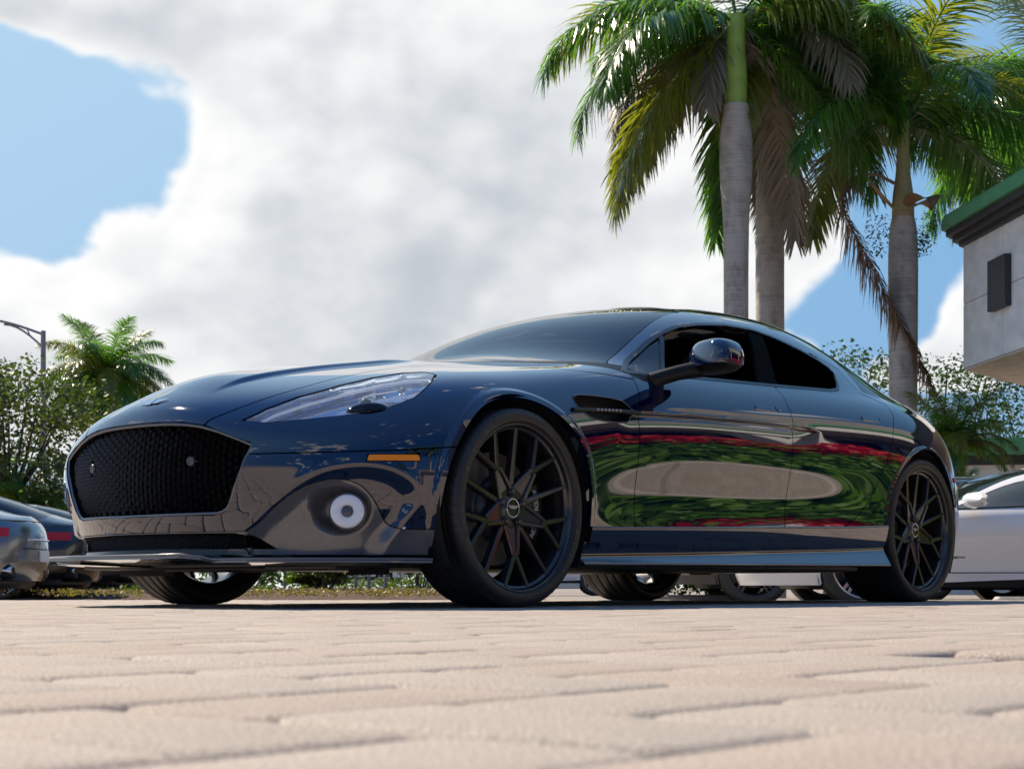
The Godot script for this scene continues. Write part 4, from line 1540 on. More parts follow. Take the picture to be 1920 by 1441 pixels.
func build_ground() -> void:
	var g := Shape.new()
	var rs := [-400.0, -120.0, -40.0, -16.0, -8.0, 0.0, 8.0, 16.0, 40.0, 120.0, 400.0]
	var as_ := [-300.0, -60.0, -20.0, -5.0, 3.0, 9.6, 10.4, 11.2, 12.0, 13.0, 18.0, 40.0, 120.0, 900.0]
	for r in rs:
		for a in as_:
			g.add(spot(r, ground_height(a), a), Vector3.UP)
	for i in rs.size() - 1:
		for j in as_.size() - 1:
			var k: int = i * as_.size() + j
			g.quad(k, k + 1, k + as_.size() + 1, k + as_.size())
	struct(put("ground", g.mesh(), M.ground))
	# dirt and sand that fill the joints of the paving
	var bedding := Shape.new()
	bedding.face([spot(-14.0, -0.0085, -9.0), spot(14.0, -0.0085, -9.0), spot(14.0, -0.0085, 9.55), spot(-14.0, -0.0085, 9.55)])
	struct(put("paving_bed", bedding.mesh(), M.joint_sand))
	# pavers in a herringbone, corners worn round, joints a little uneven
	var pavement := Node3D.new()
	pavement.name = "pavement"
	add_child(pavement, true)
	struct(pavement)
	const W := 0.136
	var meshes := []
	rng.seed = 5
	for k in 4:
		meshes.append(paver_mesh(W - 0.0020 - 0.0004 * k, W * 0.5 - 0.0020 - 0.0003 * k, k).mesh())
	rng.seed = 77
	var near := []
	var rest := []
	for ix in range(-110, 56):
		for iz in range(-44, 56):
			var m := posmod(ix - iz, 4)
			if m != 0 and m != 3:
				continue
			var c := Vector3((ix + (1.0 if m == 0 else 0.5)) * W, 0.0, (iz + (0.5 if m == 0 else 1.0)) * W)
			if COVER.grow(0.035).has_point(Vector2(c.x, c.z)):
				continue
			var d := (c - EYE).dot(AHEAD)
			var r := (c - EYE).dot(RIGHT)
			if d > 9.4:
				continue
			var kind := rng.randi() % 4
			var turn := Basis(Vector3.UP, (0.0 if m == 0 else PI / 2.0) + rng.randfn() * 0.009)
			var tilt := Basis(Vector3(rng.randfn(), 0, rng.randfn()).normalized(), rng.randfn() * 0.0030) * turn
			var shade := rng.randi() % 5
			var t := Transform3D(tilt, c + Vector3(rng.randfn() * 0.0011, rng.randfn() * 0.0005, rng.randfn() * 0.0011))
			if d > 0.35 and absf(r) < 0.34 * d + 0.15:
				near.append([d, kind, t, shade])
			else:
				rest.append([d, kind, t, shade])
	near.sort_custom(func(a, b): return a[0] < b[0])
	for i in near.size():
		if i < 300:
			var o := put("paver", meshes[near[i][1]], M.pavers[near[i][3]], pavement)
			o.transform = near[i][2]
		else:
			rest.append(near[i])
	for kind in 4:
		for shade in 5:
			var list := rest.filter(func(a): return a[1] == kind and a[3] == shade)
			if list.is_empty():
				continue
			var mm := MultiMesh.new()
			mm.transform_format = MultiMesh.TRANSFORM_3D
			mm.mesh = meshes[kind]
			mm.instance_count = list.size()
			for i in list.size():
				mm.set_instance_transform(i, list[i][2])
			var o := MultiMeshInstance3D.new()
			o.name = "pavers_beyond" if kind + shade == 0 else "pavers_beyond_%03d" % (kind * 5 + shade)
			o.multimesh = mm
			o.material_override = M.pavers[shade]
			pavement.add_child(o, true)
			struct(o, "stuff")
	# the sunk cover
	var cover := thing("access_cover", "dark iron access cover sunk into the brick paving at right", "drain cover", Vector3(COVER.get_center().x, 0, COVER.get_center().y))
	var frame := Shape.new()
	for q in [[-0.30, -0.30, 0.30, -0.275], [-0.30, 0.275, 0.30, 0.30], [-0.30, -0.275, -0.275, 0.275], [0.275, -0.275, 0.30, 0.275]]:
		frame.block(Vector3(q[0], -0.05, q[1]), Vector3(q[2], -0.003, q[3]), 0.003)
	put("frame", frame.mesh(), M.iron, cover)
	var plate := Shape.new()
	plate.block(Vector3(-0.272, -0.05, -0.272), Vector3(0.272, -0.007, 0.272), 0.004)
	for i in range(-5, 6):
		for j in range(-5, 6):
			plate.block(Vector3(i * 0.048 - 0.012, -0.008, j * 0.048 - 0.012), Vector3(i * 0.048 + 0.012, -0.004, j * 0.048 + 0.012), 0.0015)
	put("plate", plate.mesh(), M.iron, cover)

# ---------------------------------------------------------------- palms
# one feather leaf, growing along +x and curving down; droop in radians over its length
func frond_mesh(length: float, rise: float, droop: float, leaf: float, count: int, hang: float, s: int, wide := 0.026) -> Shape:
	var r := RandomNumberGenerator.new()
	r.seed = s
	var o := Shape.new()
	var n := 16
	var pts := [Vector3.ZERO]
	var dirs := []
	var p := Vector3.ZERO
	var quick := droop < 0.0      # bends at once and then hangs straight
	droop = absf(droop)
	var sway := r.randf_range(-0.12, 0.12)
	for i in n:
		var t := (i + 0.5) / n
		var e := rise - droop * (smooth(0.0, 0.34, t) if quick else pow(t, 1.25))
		var d := Vector3(cos(e) * cos(sway * t), sin(e), cos(e) * sin(sway * t))
		dirs.append(d)
		p += d * length / n
		pts.append(p)
	dirs.append(dirs[n - 1])
	var radii := []
	for i in n + 1:
		radii.append(lerpf(0.030, 0.004, pow(float(i) / n, 0.7)))
	o.tube(pts, radii, 5, false)
	for i in count:
		var t := lerpf(0.10, 0.995, pow(float(i) / count, 0.92))
		var f := t * n
		var k := mini(int(f), n - 1)
		var c: Vector3 = pts[k].lerp(pts[k + 1], f - k)
		var d: Vector3 = dirs[k]
		var side := d.cross(Vector3.UP).normalized()
		var up := side.cross(d).normalized()
		for sg in [-1.0, 1.0]:
			if r.randf() < 0.04:
				continue
			var l := leaf * (0.35 + 0.65 * sin(PI * clampf(0.12 + t * 0.86, 0.0, 1.0))) * r.randf_range(0.85, 1.12)
			var sweep := lerpf(0.35, 1.0, t) + r.randf_range(-0.12, 0.12)
			var lift := r.randf_range(-1.0, 0.8)
			var v: Vector3 = (side * sg * cos(sweep) + d * sin(sweep) + up * lift * 0.6).normalized()
			var q := c
			var w := wide * r.randf_range(0.8, 1.15)
			var flat := v.cross(up + Vector3(r.randf_range(-0.4, 0.4), 0, r.randf_range(-0.4, 0.4))).normalized()
			var ring := []
			for m in 5:
				var u := m / 4.0
				var ww := w * (1.0 - pow(absf(u - 0.3) / 0.72, 2.0)) * 0.5 if m > 0 else w * 0.25
				ring.append([q - flat * maxf(ww, 0.001), q + flat * maxf(ww, 0.001), v])
				v = (v + Vector3.DOWN * hang * (0.22 + 0.25 * u)).normalized()
				q += v * l / 4.0
				flat = (flat - v * flat.dot(v)).normalized()
			var base := o.v.size()
			for m in 5:
				var nn: Vector3 = (ring[m][2] as Vector3).cross(flat).normalized()
				if nn.dot(up) < 0.0:
					nn = -nn
				o.add(ring[m][0], nn)
				o.add(ring[m][1], nn)
			for m in 4:
				o.quad(base + m * 2, base + m * 2 + 1, base + m * 2 + 3, base + m * 2 + 2)
	return o

# a ringed trunk; profile of (height, radius); tones change from ring to ring
func trunk_mesh(profile: PackedVector2Array, lean: Vector3, s: int, base := Color(0.50, 0.455, 0.40), dark := Color(0.25, 0.215, 0.185)) -> Shape:
	var r := RandomNumberGenerator.new()
	r.seed = s
	var nz := FastNoiseLite.new()
	nz.seed = s
	nz.frequency = 0.9
	nz.fractal_octaves = 4
	var o := Shape.new()
	o.tinted = true
	var top := profile[profile.size() - 1].x
	var sides := 28
	var y := 0.0
	var rows := 0
	while y < top:
		var step := r.randf_range(0.035, 0.07)
		var tone := r.randf_range(0.0, 0.35)
		for e in 3:
			var yy := minf(y + step * [0.0, 0.16, 0.90][e], top)
			var rad := along(profile, yy) - (0.004 if e == 0 else 0.0)
			for k in sides + 1:
				var a := TAU * k / sides
				var out := Vector3(cos(a), 0, sin(a))
				var blot := nz.get_noise_3d(out.x * 1.3, yy * 2.2, out.z * 1.3)
				var blot2 := nz.get_noise_3d(out.x * 6.0 + 40.0, yy * 9.0, out.z * 6.0)
				var m := clampf(tone + (0.45 if e == 0 else 0.0) + blot * 0.8 + blot2 * 0.5, 0.0, 1.0)
				o.tint = base.lerp(dark, m)
				o.add(out * (rad + blot2 * 0.003) + Vector3(0, yy, 0) + lean * yy * yy / top, out)
		rows += 3
		y += step
	for i in rows - 1:
		for k in sides:
			var a := i * (sides + 1) + k
			o.quad(a, a + 1, a + sides + 2, a + sides + 1)
	return o

var frond_cache := {}

func frond_of(kind: int, length: float) -> ArrayMesh:
	var key := "%d/%.1f" % [kind, length]
	if not frond_cache.has(key):
		# from the upright young leaf to the old hanging one
		var rise: float = [1.25, 0.95, 0.65, 0.40, 0.12, -0.25, -0.65][kind]
		var bend: float = [0.9, 1.35, 1.65, 1.75, 1.55, 1.15, 0.75][kind]
		frond_cache[key] = frond_mesh(length, rise, bend, 0.25 * length, 165, 0.55 if kind < 3 else 0.9, 100 + kind * 7 + int(length * 10), 0.0105 * length).mesh()
	return frond_cache[key]

func palm(called: String, label: String, group: String, where: Vector3, profile: PackedVector2Array, shaft: PackedVector2Array, fronds: Array, length: float, s: int, lean := Vector3.ZERO) -> Node3D:
	var t := thing(called, label, "palm tree", where, 0.0, group)
	var top := profile[profile.size() - 1].x
	if profile[0].y > 0.0:
		put("trunk", trunk_mesh(profile, lean, s).mesh(), M.bark, t)
	var head := Vector3(0, top, 0) + lean * top
	if shaft.size() > 1:
		var sh := Shape.new()
		var pr := PackedVector2Array()
		for i in 13:
			var y := shaft[shaft.size() - 1].x * i / 12.0
			pr.append(Vector2(y, along(shaft, y)))
		sh.lathe(pr, 24, Transform3D(Basis(Vector3.RIGHT, -PI / 2.0), head))
		put("crownshaft", sh.mesh(), M.crownshaft, t)
		head.y += shaft[shaft.size() - 1].x - 0.1
	var r := RandomNumberGenerator.new()
	r.seed = s * 3 + 1
	for f in fronds:
		# [compass turn in degrees, kind, dry?]
		var o := put("frond", frond_of(f[1], length), M.dry_frond if f.size() > 2 and f[2] == 1 else (M.frond_yellow if r.randf() < 0.3 else M.frond), t)
		o.position = head
		o.rotation = Vector3(r.randf_range(-0.08, 0.08), deg_to_rad(f[0]), r.randf_range(-0.06, 0.06))
		o.scale = Vector3.ONE * r.randf_range(0.92, 1.08)
	return t

func wheel_of_fronds(s: int, per: Array) -> Array:
	var r := RandomNumberGenerator.new()
	r.seed = s
	var out := []
	for kind in per.size():
		for i in per[kind]:
			out.append([360.0 * i / per[kind] + kind * 37.0 + r.randf_range(-14.0, 14.0), kind])
	return out

# ---------------------------------------------------------------- broad-leaved trees and shrubs
# leaves spread through lumps of a crown; each leaf is two small faces
func foliage(lumps: Array, leaves: int, size: float, s: int, stretch := 1.9) -> Shape:
	var r := RandomNumberGenerator.new()
	r.seed = s
	var o := Shape.new()
	o.tinted = true
	for l in lumps:
		var c: Vector3 = l[0]
		var rad: Vector3 = l[1]
		var n := int(leaves * l[2]) if l.size() > 2 else leaves
		for i in n:
			var d := Vector3(r.randfn(), r.randfn(), r.randfn()).normalized() * pow(r.randf(), 0.42)
			var p := c + d * rad
			var a := Vector3(r.randfn(), r.randfn() * 0.6, r.randfn()).normalized()
			var b := a.cross(Vector3(r.randfn(), r.randfn() + 0.4, r.randfn())).normalized()
			var z := size * r.randf_range(0.6, 1.35)
			var n1 := a.cross(b).normalized()
			if n1.y < 0.0:
				n1 = -n1
			var g := r.randf()
			o.tint = Color(1, 1, 1).lerp(Color(1.5, 1.35, 0.9), g * g)
			var k := o.add(p - a * z * 0.5, n1)
			o.add(p + b * z * 0.5 / stretch, n1)
			o.add(p + a * z * 0.5, n1)
			o.add(p - b * z * 0.5 / stretch, n1)
			o.tri(k, k + 1, k + 2)
			o.tri(k, k + 2, k + 3)
	return o

func broad_tree(called: String, label: String, group: String, where: Vector3, height: float, width: float, lumps_n: int, leaves: int, size: float, s: int, material: Material, low := 0.3) -> Node3D:
	var t := thing(called, label, "tree", where, 0.0, group)
	var r := RandomNumberGenerator.new()
	r.seed = s
	var lumps := []
	var wood := Shape.new()
	var fork := Vector3(0, height * low * 0.8, 0)
	wood.tube([Vector3.ZERO, fork * 0.5 + Vector3(0.05, 0, 0.03) * height * 0.2, fork], [height * 0.028, height * 0.022, height * 0.02], 9)
	for i in lumps_n:
		var a := r.randf() * TAU
		var y := lerpf(low, 1.0, pow(r.randf(), 0.8))
		var reach := width * 0.5 * sqrt(maxf(0.05, 1.0 - pow((y - 0.55) / 0.55, 2.0))) * sqrt(r.randf())
		var c := Vector3(cos(a) * reach, y * height * 0.95, sin(a) * reach)
		lumps.append([c, Vector3(0.16, 0.11, 0.16) * width * r.randf_range(0.6, 1.2)])
		if i % 2 == 0:
			var m := fork.lerp(c, 0.5) + Vector3(0, -0.04 * height, 0)
			wood.tube([fork, m, c], [height * 0.010, height * 0.006, height * 0.0015], 5)
	put("trunk", wood.mesh(), M.oak_bark, t)
	put("crown", foliage(lumps, leaves, size, s + 1).mesh(), material, t)
	return t

func shrub(called: String, label: String, group: String, where: Vector3, wide: float, tall: float, leaves: int, size: float, s: int, material: Material) -> Node3D:
	var t := thing(called, label, "shrub", where, 0.0, group)
	var r := RandomNumberGenerator.new()
	r.seed = s
	var lumps := []
	var wood := Shape.new()
	for i in 9:
		var c := Vector3(r.randf_range(-0.4, 0.4) * wide, r.randf_range(0.35, 0.85) * tall, r.randf_range(-0.4, 0.4) * wide)
		lumps.append([c, Vector3(0.28 * wide, 0.24 * tall, 0.28 * wide)])
		wood.tube([Vector3(c.x * 0.2, 0, c.z * 0.2), c], [0.012, 0.004], 5)
	put("stem", wood.mesh(), M.oak_bark, t)
	put("leaf_mass", foliage(lumps, leaves, size, s + 1).mesh(), material, t)
	return t

# ---------------------------------------------------------------- other cars
var parked_cuts := {}

func parked_panel(which: String, p: Vector3) -> float:
	var q := Vector2(p.x, p.y)
	var d := in_poly(dlo, "dlo", q)
	var w := minf(minf(p.x - windscreen_edge(p.z), pillar_edge(p.x) - p.z), 1.58 - 0.25 * p.z * p.z - p.x) if p.x < 1.8 and p.x > 0.2 and p.y > 0.8 else -0.05
	var b := in_poly(hatch, "hatch", q) if p.x > 2.3 else -0.05
	var arch := minf(q.distance_to(FRONT_WHEEL) - 0.375, q.distance_to(REAR_WHEEL) - 0.375)
	if p.z < 0.6 and p.y > 0.6:
		arch = 1.0
	var tail := minf(0.050 * clampf((p.x - 3.30) / 0.25, 0.0, 1.0) - absf(p.y - 0.775), 3.80 - p.x) if p.z > 0.48 else -0.05
	var top := minf(p.x - 1.5, p.y - 1.02 - 0.10 * smooth(2.4, 1.5, p.x))
	var lamp := in_poly(headlight, "headlight", q) if p.x < -0.1 else -0.05
	match which:
		"body":
			return minf(minf(minf(-d, -w), minf(-b, arch)), minf(minf(-tail, p.y - 0.22), -lamp))
		"body_open":
			return minf(minf(minf(-d, -w), minf(-b, arch)), minf(minf(-tail, p.y - 0.22), minf(-top, -lamp)))
		"top":
			return minf(top, minf(-d, -b))
		"side":
			return d
		"screen":
			return w
		"back":
			return b
		"tail":
			return minf(tail, arch)
		"lamp":
			return lamp
	return -1.0

func parked_cut(s: Sheet, which: String) -> Shape:
	if parked_cuts.has(which):
		return parked_cuts[which]
	var o := Shape.new()
	var f := PackedFloat32Array()
	f.resize(s.p.size())
	for i in s.p.size():
		f[i] = parked_panel(which, s.p[i])
	var push := -0.004 if which in ["side", "screen", "back"] else 0.0
	for iu in s.nu - 1:
		for iv in s.nv - 1:
			var a := iu * s.nv + iv
			clip_tri(o, s, f, [a, a + s.nv, a + s.nv + 1], 0.0, push)
			clip_tri(o, s, f, [a, a + s.nv + 1, a + 1], 0.0, push)
	parked_cuts[which] = both(o) if which in ["body", "body_open", "top", "screen", "back"] else o
	return parked_cuts[which]

func sized(o: Shape, k: Vector3) -> Shape:
	var r := Shape.new()
	r.f = o.f.duplicate()
	r.t = o.t.duplicate()
	r.v = o.v.duplicate()
	r.n = o.n.duplicate()
	for i in r.v.size():
		r.v[i] = r.v[i] * k
		r.n[i] = (r.n[i] / k).normalized()
	return r

func on_back(z: float, y: float) -> Vector3:
	var best := 1e9
	var p := Vector3.ZERO
	for q in parked_sheet.p:
		if q.x < 3.0:
			continue
		var d := (q.z - absf(z)) * (q.z - absf(z)) + (q.y - y) * (q.y - y)
		if d < best:
			best = d
			p = q
	return Vector3(p.x, y, z)

func simple_wheel(parent: Node3D, where: Vector3, side: float, r: float, spokes: int, rim_m: Material) -> void:
	var o := Node3D.new()
	var k := 0
	while parent.has_node(NodePath("wheel" if k == 0 else "wheel_%03d" % k)):
		k += 1
	o.name = "wheel" if k == 0 else "wheel_%03d" % k
	parent.add_child(o, true)
	o.position = where
	if side < 0.0:
		o.rotation.y = PI
	var w := 0.115
	var tyre := Shape.new()
	tyre.lathe(PackedVector2Array([Vector2(-w * 0.8, r * 0.74), Vector2(-w, r * 0.86), Vector2(-w * 0.92, r * 0.98), Vector2(-w * 0.7, r), Vector2(w * 0.7, r), Vector2(w * 0.92, r * 0.98), Vector2(w, r * 0.86), Vector2(w * 0.88, r * 0.75), Vector2(w * 0.8, r * 0.74)]), 40)
	put("tyre", tyre.mesh(), M.rubber, o)
	var rim := Shape.new()
	rim.lathe(PackedVector2Array([Vector2(w * 0.86, r * 0.755), Vector2(w * 0.9, r * 0.73), Vector2(w * 0.8, r * 0.70), Vector2(w * 0.2, r * 0.66), Vector2(-w * 0.8, r * 0.66), Vector2(-w * 0.85, r * 0.75)]), 40)
	rim.lathe(PackedVector2Array([Vector2(w * 0.3, r * 0.22), Vector2(w * 0.62, r * 0.20), Vector2(w * 0.66, r * 0.10), Vector2(w * 0.66, 0.001)]), 24)
	for i in spokes:
		var a := TAU * i / spokes + 0.3
		for e in [-0.10, 0.10]:
			rim.bar(Vector3(cos(a + e * 0.4) * r * 0.12, sin(a + e * 0.4) * r * 0.12, w * 0.6), Vector3(cos(a + e) * r * 0.72, sin(a + e) * r * 0.72, w * 0.78), 0.016, 0.013, Vector3(0, 0, 1), 0.03, 0.004)
	put("rim", rim.mesh(), rim_m, o)
	var disc := Shape.new()
	disc.lathe(PackedVector2Array([Vector2(0.0, r * 0.5), Vector2(0.002, r * 0.5), Vector2(0.002, 0.001)]), 24)
	put("brake_disc", disc.mesh(), M.disc, o)

# k: stretch of the body; options: top (fabric roof), pipes, mirrors
func parked_car(called: String, label: String, category: String, where: Vector3, turn: float, k: Vector3, paint: Material, opts := {}, group := "") -> Node3D:
	var t := thing(called, label, category, where, turn, group)
	var s := parked_sheet
	var open: bool = opts.has("top")
	put("body", sized(parked_cut(s, "body_open" if open else "body"), k).mesh(), paint, t)
	if open:
		put("fabric_roof", sized(parked_cut(s, "top"), k).mesh(), opts.top, t)
	for sg in [1.0, -1.0]:
		var side := sized(parked_cut(s, "side"), k)
		put("side_window", (side if sg > 0 else side.mirrored()).mesh(), opts.get("glass", M.tint_glass), t)
		var tail := sized(parked_cut(s, "tail"), k)
		put("tail_lamp", (tail if sg > 0 else tail.mirrored()).mesh(), M.red_lens, t)
		var lamp := sized(parked_cut(s, "lamp"), k)
		put("headlight", (lamp if sg > 0 else lamp.mirrored()).mesh(), M.lamp_housing, t)
		# a door mirror
		var m := Shape.new()
		m.tube([Vector3(-0.02, 0, 0.0), Vector3(-0.02, 0.01, 0.05), Vector3(-0.02, 0.015, 0.12), Vector3(-0.015, 0.015, 0.20), Vector3(0.0, 0.01, 0.25)], [0.015, 0.045, 0.062, 0.058, 0.018], 12)
		var mm := m if sg > 0 else m.mirrored()
		var mo := put("door_mirror", mm.mesh(), paint, t)
		mo.position = Vector3(0.90 * k.x, 0.95 * k.y, 0.85 * k.z * sg)
		mo.scale = Vector3(1.5, 1.0, 1.0)
		var seam := Shape.new()
		for x in [0.66, 1.75]:
			var pts := []
			for i in 9:
				var y := lerpf(0.30, 0.90, i / 8.0)
				var h := on_side(x, y)
				pts.append((h[0] as Vector3) * k * Vector3(1, 1, sg))
			seam.tube(pts, [0.0035], 4, false)
		var low := []
		for i in 12:
			var x := lerpf(0.45, 2.5, i / 11.0)
			var h := on_side(x, 0.33)
			low.append((h[0] as Vector3) * k * Vector3(1, 1, sg))
		seam.tube(low, [0.004], 4, false)
		put("door_seam", seam.mesh(), M.black, t)
		var belt_ := []
		for i in 14:
			var x := lerpf(0.72, 2.36, i / 13.0)
			var h := on_side(x, along(PackedVector2Array([Vector2(0.6, 0.889), Vector2(1.758, 0.935), Vector2(2.36, 0.965)]), x))
			belt_.append((h[0] as Vector3) * k * Vector3(1, 1, sg))
		put("waist_trim", strip(belt_, 0.008).mesh(), M.gloss_black, t)
		var sk := Shape.new()
		sk.block(Vector3(0.35 * k.x, 0.15, (0.80 if sg > 0 else -0.90) * k.z), Vector3(2.6 * k.x, 0.27, (0.90 if sg > 0 else -0.80) * k.z), 0.02)
		put("side_sill", sk.mesh(), opts.get("sill", M.satin_black), t)
	put("windscreen", sized(parked_cut(s, "screen"), k).mesh(), M.tint_glass, t)
	put("rear_window", sized(parked_cut(s, "back"), k).mesh(), M.dark_glass, t)
	var under := Shape.new()
	under.block(Vector3(-0.5 * k.x, 0.16, -0.74 * k.z), Vector3(3.7 * k.x, 0.40 * k.y, 0.74 * k.z), 0.05)
	put("underbody", under.mesh(), M.underbody, t)
	for x in [FRONT_WHEEL.x, REAR_WHEEL.x]:
		for sg in [1.0, -1.0]:
			simple_wheel(t, Vector3(x * k.x, 0.335, 0.80 * sg * k.z), sg, 0.335, opts.get("spokes", 5), opts.get("rim", M.silver_rim))
			var h := Shape.new()
			h.lathe(PackedVector2Array([Vector2(0.46, 0.05), Vector2(0.46, 0.40), Vector2(0.885, 0.40)]), 20, Transform3D(Basis.from_scale(k), Vector3(x * k.x, 0.343 * k.y, 0.0)), -0.3, PI + 0.3)
			put("wheel_house", (h if sg > 0 else h.mirrored()).mesh(), M.black, t)
	if opts.has("pipes"):
		for z in opts.pipes:
			var e := Shape.new()
			e.lathe(PackedVector2Array([Vector2(-0.25, 0.052), Vector2(0.02, 0.056), Vector2(0.026, 0.052), Vector2(0.02, 0.047), Vector2(-0.2, 0.044)]), 24, Transform3D(Basis(Vector3.UP, PI / 2.0) * Basis.from_scale(Vector3(1.5, 0.8, 1.0)), Vector3(3.83 * k.x, 0.36 * k.y, z)))
			put("exhaust_tip", e.mesh(), M.chrome, t)
		# boot lid seams, number plate, bright strip
		var lid := Shape.new()
		for y in [0.60, 0.905]:
			var pts := []
			for i in 13:
				pts.append(on_back(lerpf(-0.66, 0.66, i / 12.0), y) * k)
			lid.tube(pts, [0.005], 4, false)
		put("boot_seam", lid.mesh(), M.black, t)
		var shine := []
		for i in 13:
			shine.append(on_back(lerpf(-0.40, 0.40, i / 12.0), 0.70) * k + Vector3(0.004, 0, 0))
		put("boot_trim", strip(shine, 0.010).mesh(), M.chrome, t)
		var plate := Shape.new()
		plate.block(Vector3(-0.01, -0.06, -0.16), Vector3(0.012, 0.06, 0.16), 0.004)
		put("number_plate", plate.mesh(), M.white_plastic, t).position = on_back(0.0, 0.52) * k
		var bump := Shape.new()
		bump.block(Vector3(3.45 * k.x, 0.24, -0.70 * k.z), Vector3(3.86 * k.x, 0.44 * k.y, 0.70 * k.z), 0.05)
		put("rear_valance", bump.mesh(), M.satin_black, t)
	return t

var parked_sheet: Sheet

func build_cars() -> void:
	parked_sheet = make_sheet(body_net(), 8, 6, 0)
	var across := -atan2(RIGHT.z, RIGHT.x)      # nose to the left of the view, broadside
	var d := func(right: float, ahead: float) -> Vector3:
		return spot(right, ground_height(ahead), ahead)
	# white two-seater beyond the tail: its nose is 0.9 m left of the front axle
	parked_car("white_convertible", "white low convertible with a beige fabric top, parked behind the navy saloon's tail", "car", d.call(2.66, 13.3), across, Vector3(0.90, 0.845, 0.95), M.white_car, {"top": M.beige_cloth, "sill": M.satin_black, "glass": M.grey_glass})
	parked_car("dark_suv", "black tall car at right, its roof showing above the white convertible", "car", d.call(4.35, 18.3), across, Vector3(0.95, 1.13, 1.0), M.black_car, {})
	parked_car("dark_coupe", "dark low car mostly hidden, its tyres showing under the navy saloon's rear", "car", d.call(2.2, 15.8), across, Vector3(0.9, 0.9, 0.95), M.black_car, {"rim": M.dark_rim})
	parked_car("silver_coupe", "silver coupe with an oval red tail lamp at the far left edge", "car", d.call(-8.80, 18.0), across, Vector3(0.93, 0.97, 1.0), M.silver_car, {"pipes": [0.62, -0.62], "sill": M.silver_car}, "cars parked in a row at left")
	parked_car("dark_sedan", "black sedan with a pointed red tail lamp, next to the silver coupe", "car", d.call(-8.95, 20.75), across, Vector3(0.95, 1.02, 1.0), M.black_car, {"pipes": [0.60, -0.60]}, "cars parked in a row at left")
	parked_car("dark_hatchback", "dark grey car whose rear bumper and exhaust show under the navy saloon's nose", "car", d.call(-8.95, 23.5), across, Vector3(0.95, 1.0, 1.0), M.grey_car, {"pipes": [0.60, -0.60]}, "cars parked in a row at left")
	parked_car("grey_sedan", "pale grey car farthest along the row at left, only its rear wheel and bumper showing", "car", d.call(-8.85, 26.3), across, Vector3(0.95, 1.0, 1.0), M.silver_car, {"pipes": [0.60]}, "cars parked in a row at left")
	parked_car("white_sedan", "white sedan far behind, showing below the navy saloon between its wheels", "car", d.call(-0.9, 36.0), across, Vector3(0.9, 1.1, 0.95), M.white_car, {"sill": M.white_car})
	parked_car("white_van", "white van far off beyond the mulch bed, seen under the navy saloon", "van", spot(-7.9, 0.10, 68.0), across, Vector3(0.92, 1.45, 1.0), M.white_car, {"sill": M.white_car})

# ---------------------------------------------------------------- buildings
func prism(foot: Array, y0: float, y1: float, s: Shape) -> void:
	var top := []
	var low := []
	for q in foot:
		top.append(spot(q[0], y1, q[1]))
		low.append(spot(q[0], y0, q[1]))
	for i in foot.size():
		var j := (i + 1) % foot.size()
		s.face([low[i], low[j], top[j], top[i]])
	s.face(top)
	low.reverse()
	s.face(low)

func build_corner_block() -> void:
	var t := thing("corner_block", "pale panelled upper storey with a green roof edge, jutting in at upper right", "building")
	# the near wall runs from the corner towards the viewer's side
	var k := Vector2(6.81, 25.0)
	var da := Vector2(0.1069, -0.9943)
	var db := Vector2(0.605, 0.796)
	var y0 := 3.37
	var y1 := 5.20
	var na := Vector2(-0.9943, -0.1069)
	var core := Shape.new()
	var e := k + da * 9.0
	var fb := k + db * 6.0
	var foot := [[k.x, k.y], [e.x, e.y], [e.x + 9.0, e.y], [fb.x + 6.0, fb.y], [fb.x, fb.y]]
	prism(foot, y0, y1 + 0.42, core)
	put("wall", core.mesh(), M.joint, t)
	# facing panels, each with its own edges
	var xs := [0.0, 1.48, 3.4, 5.3, 7.2, 9.0]
	var ys := [y0, 4.33, y1]
	for i in xs.size() - 1:
		for j in 2:
			var p := Shape.new()
			var a: Vector2 = k + da * (xs[i] + (0.006 if i > 0 else 0.0))
			var b: Vector2 = k + da * (xs[i + 1] - 0.006)
			var o := na * 0.02
			prism([[a.x, a.y], [b.x, b.y], [b.x + o.x, b.y + o.y], [a.x + o.x, a.y + o.y]], ys[j] + (0.006 if j > 0 else 0.0), ys[j + 1] - 0.006, p)
			put("wall_panel", p.mesh(), M.panel, t)
	var s2 := Shape.new()
	prism([[k.x, k.y], [e.x, e.y], [e.x + 9.0, e.y], [fb.x + 6.0, fb.y], [fb.x, fb.y]], y0 - 0.03, y0 - 0.004, s2)
	put("soffit", s2.mesh(), M.soffit, t)
	# dark cornice and green edge, stepping out
	for st in [[0.08, 5.20, 5.26, M.dark_metal], [0.17, 5.262, 5.34, M.dark_metal], [0.26, 5.342, 5.43, M.dark_metal], [0.32, 5.432, 5.60, M.green_metal], [0.29, 5.602, 5.65, M.green_metal]]:
		var r := Shape.new()
		var g: float = st[0]
		var q := k + na * g + Vector2(-0.12, 0.05) * g
		var q2 := e + na * g
		var q3 := fb + Vector2(-0.796, 0.605) * g
		prism([[q.x, q.y], [q2.x, q2.y], [q2.x + 9.0, q2.y], [q3.x + 6.0, q3.y], [q3.x, q3.y]], st[1], st[2], r)
		put("roof_edge" if st[3] == M.green_metal else "cornice", r.mesh(), st[3], t)
	var l := Shape.new()
	var a1 := k + da * 1.16
	var b1 := k + da * 1.78
	prism([[a1.x, a1.y], [b1.x, b1.y], [b1.x + na.x * 0.12, b1.y + na.y * 0.12], [a1.x + na.x * 0.12, a1.y + na.y * 0.12]], 4.02, 4.74, l)
	put("wall_lamp", l.mesh(), M.dark_metal, t)
	# a column inside carries it
	var c := Shape.new()
	prism([[13.5, 22.5], [14.3, 22.5], [14.3, 23.3], [13.5, 23.3]], -0.1, y0 - 0.03, c)
	put("column", c.mesh(), M.panel, t)

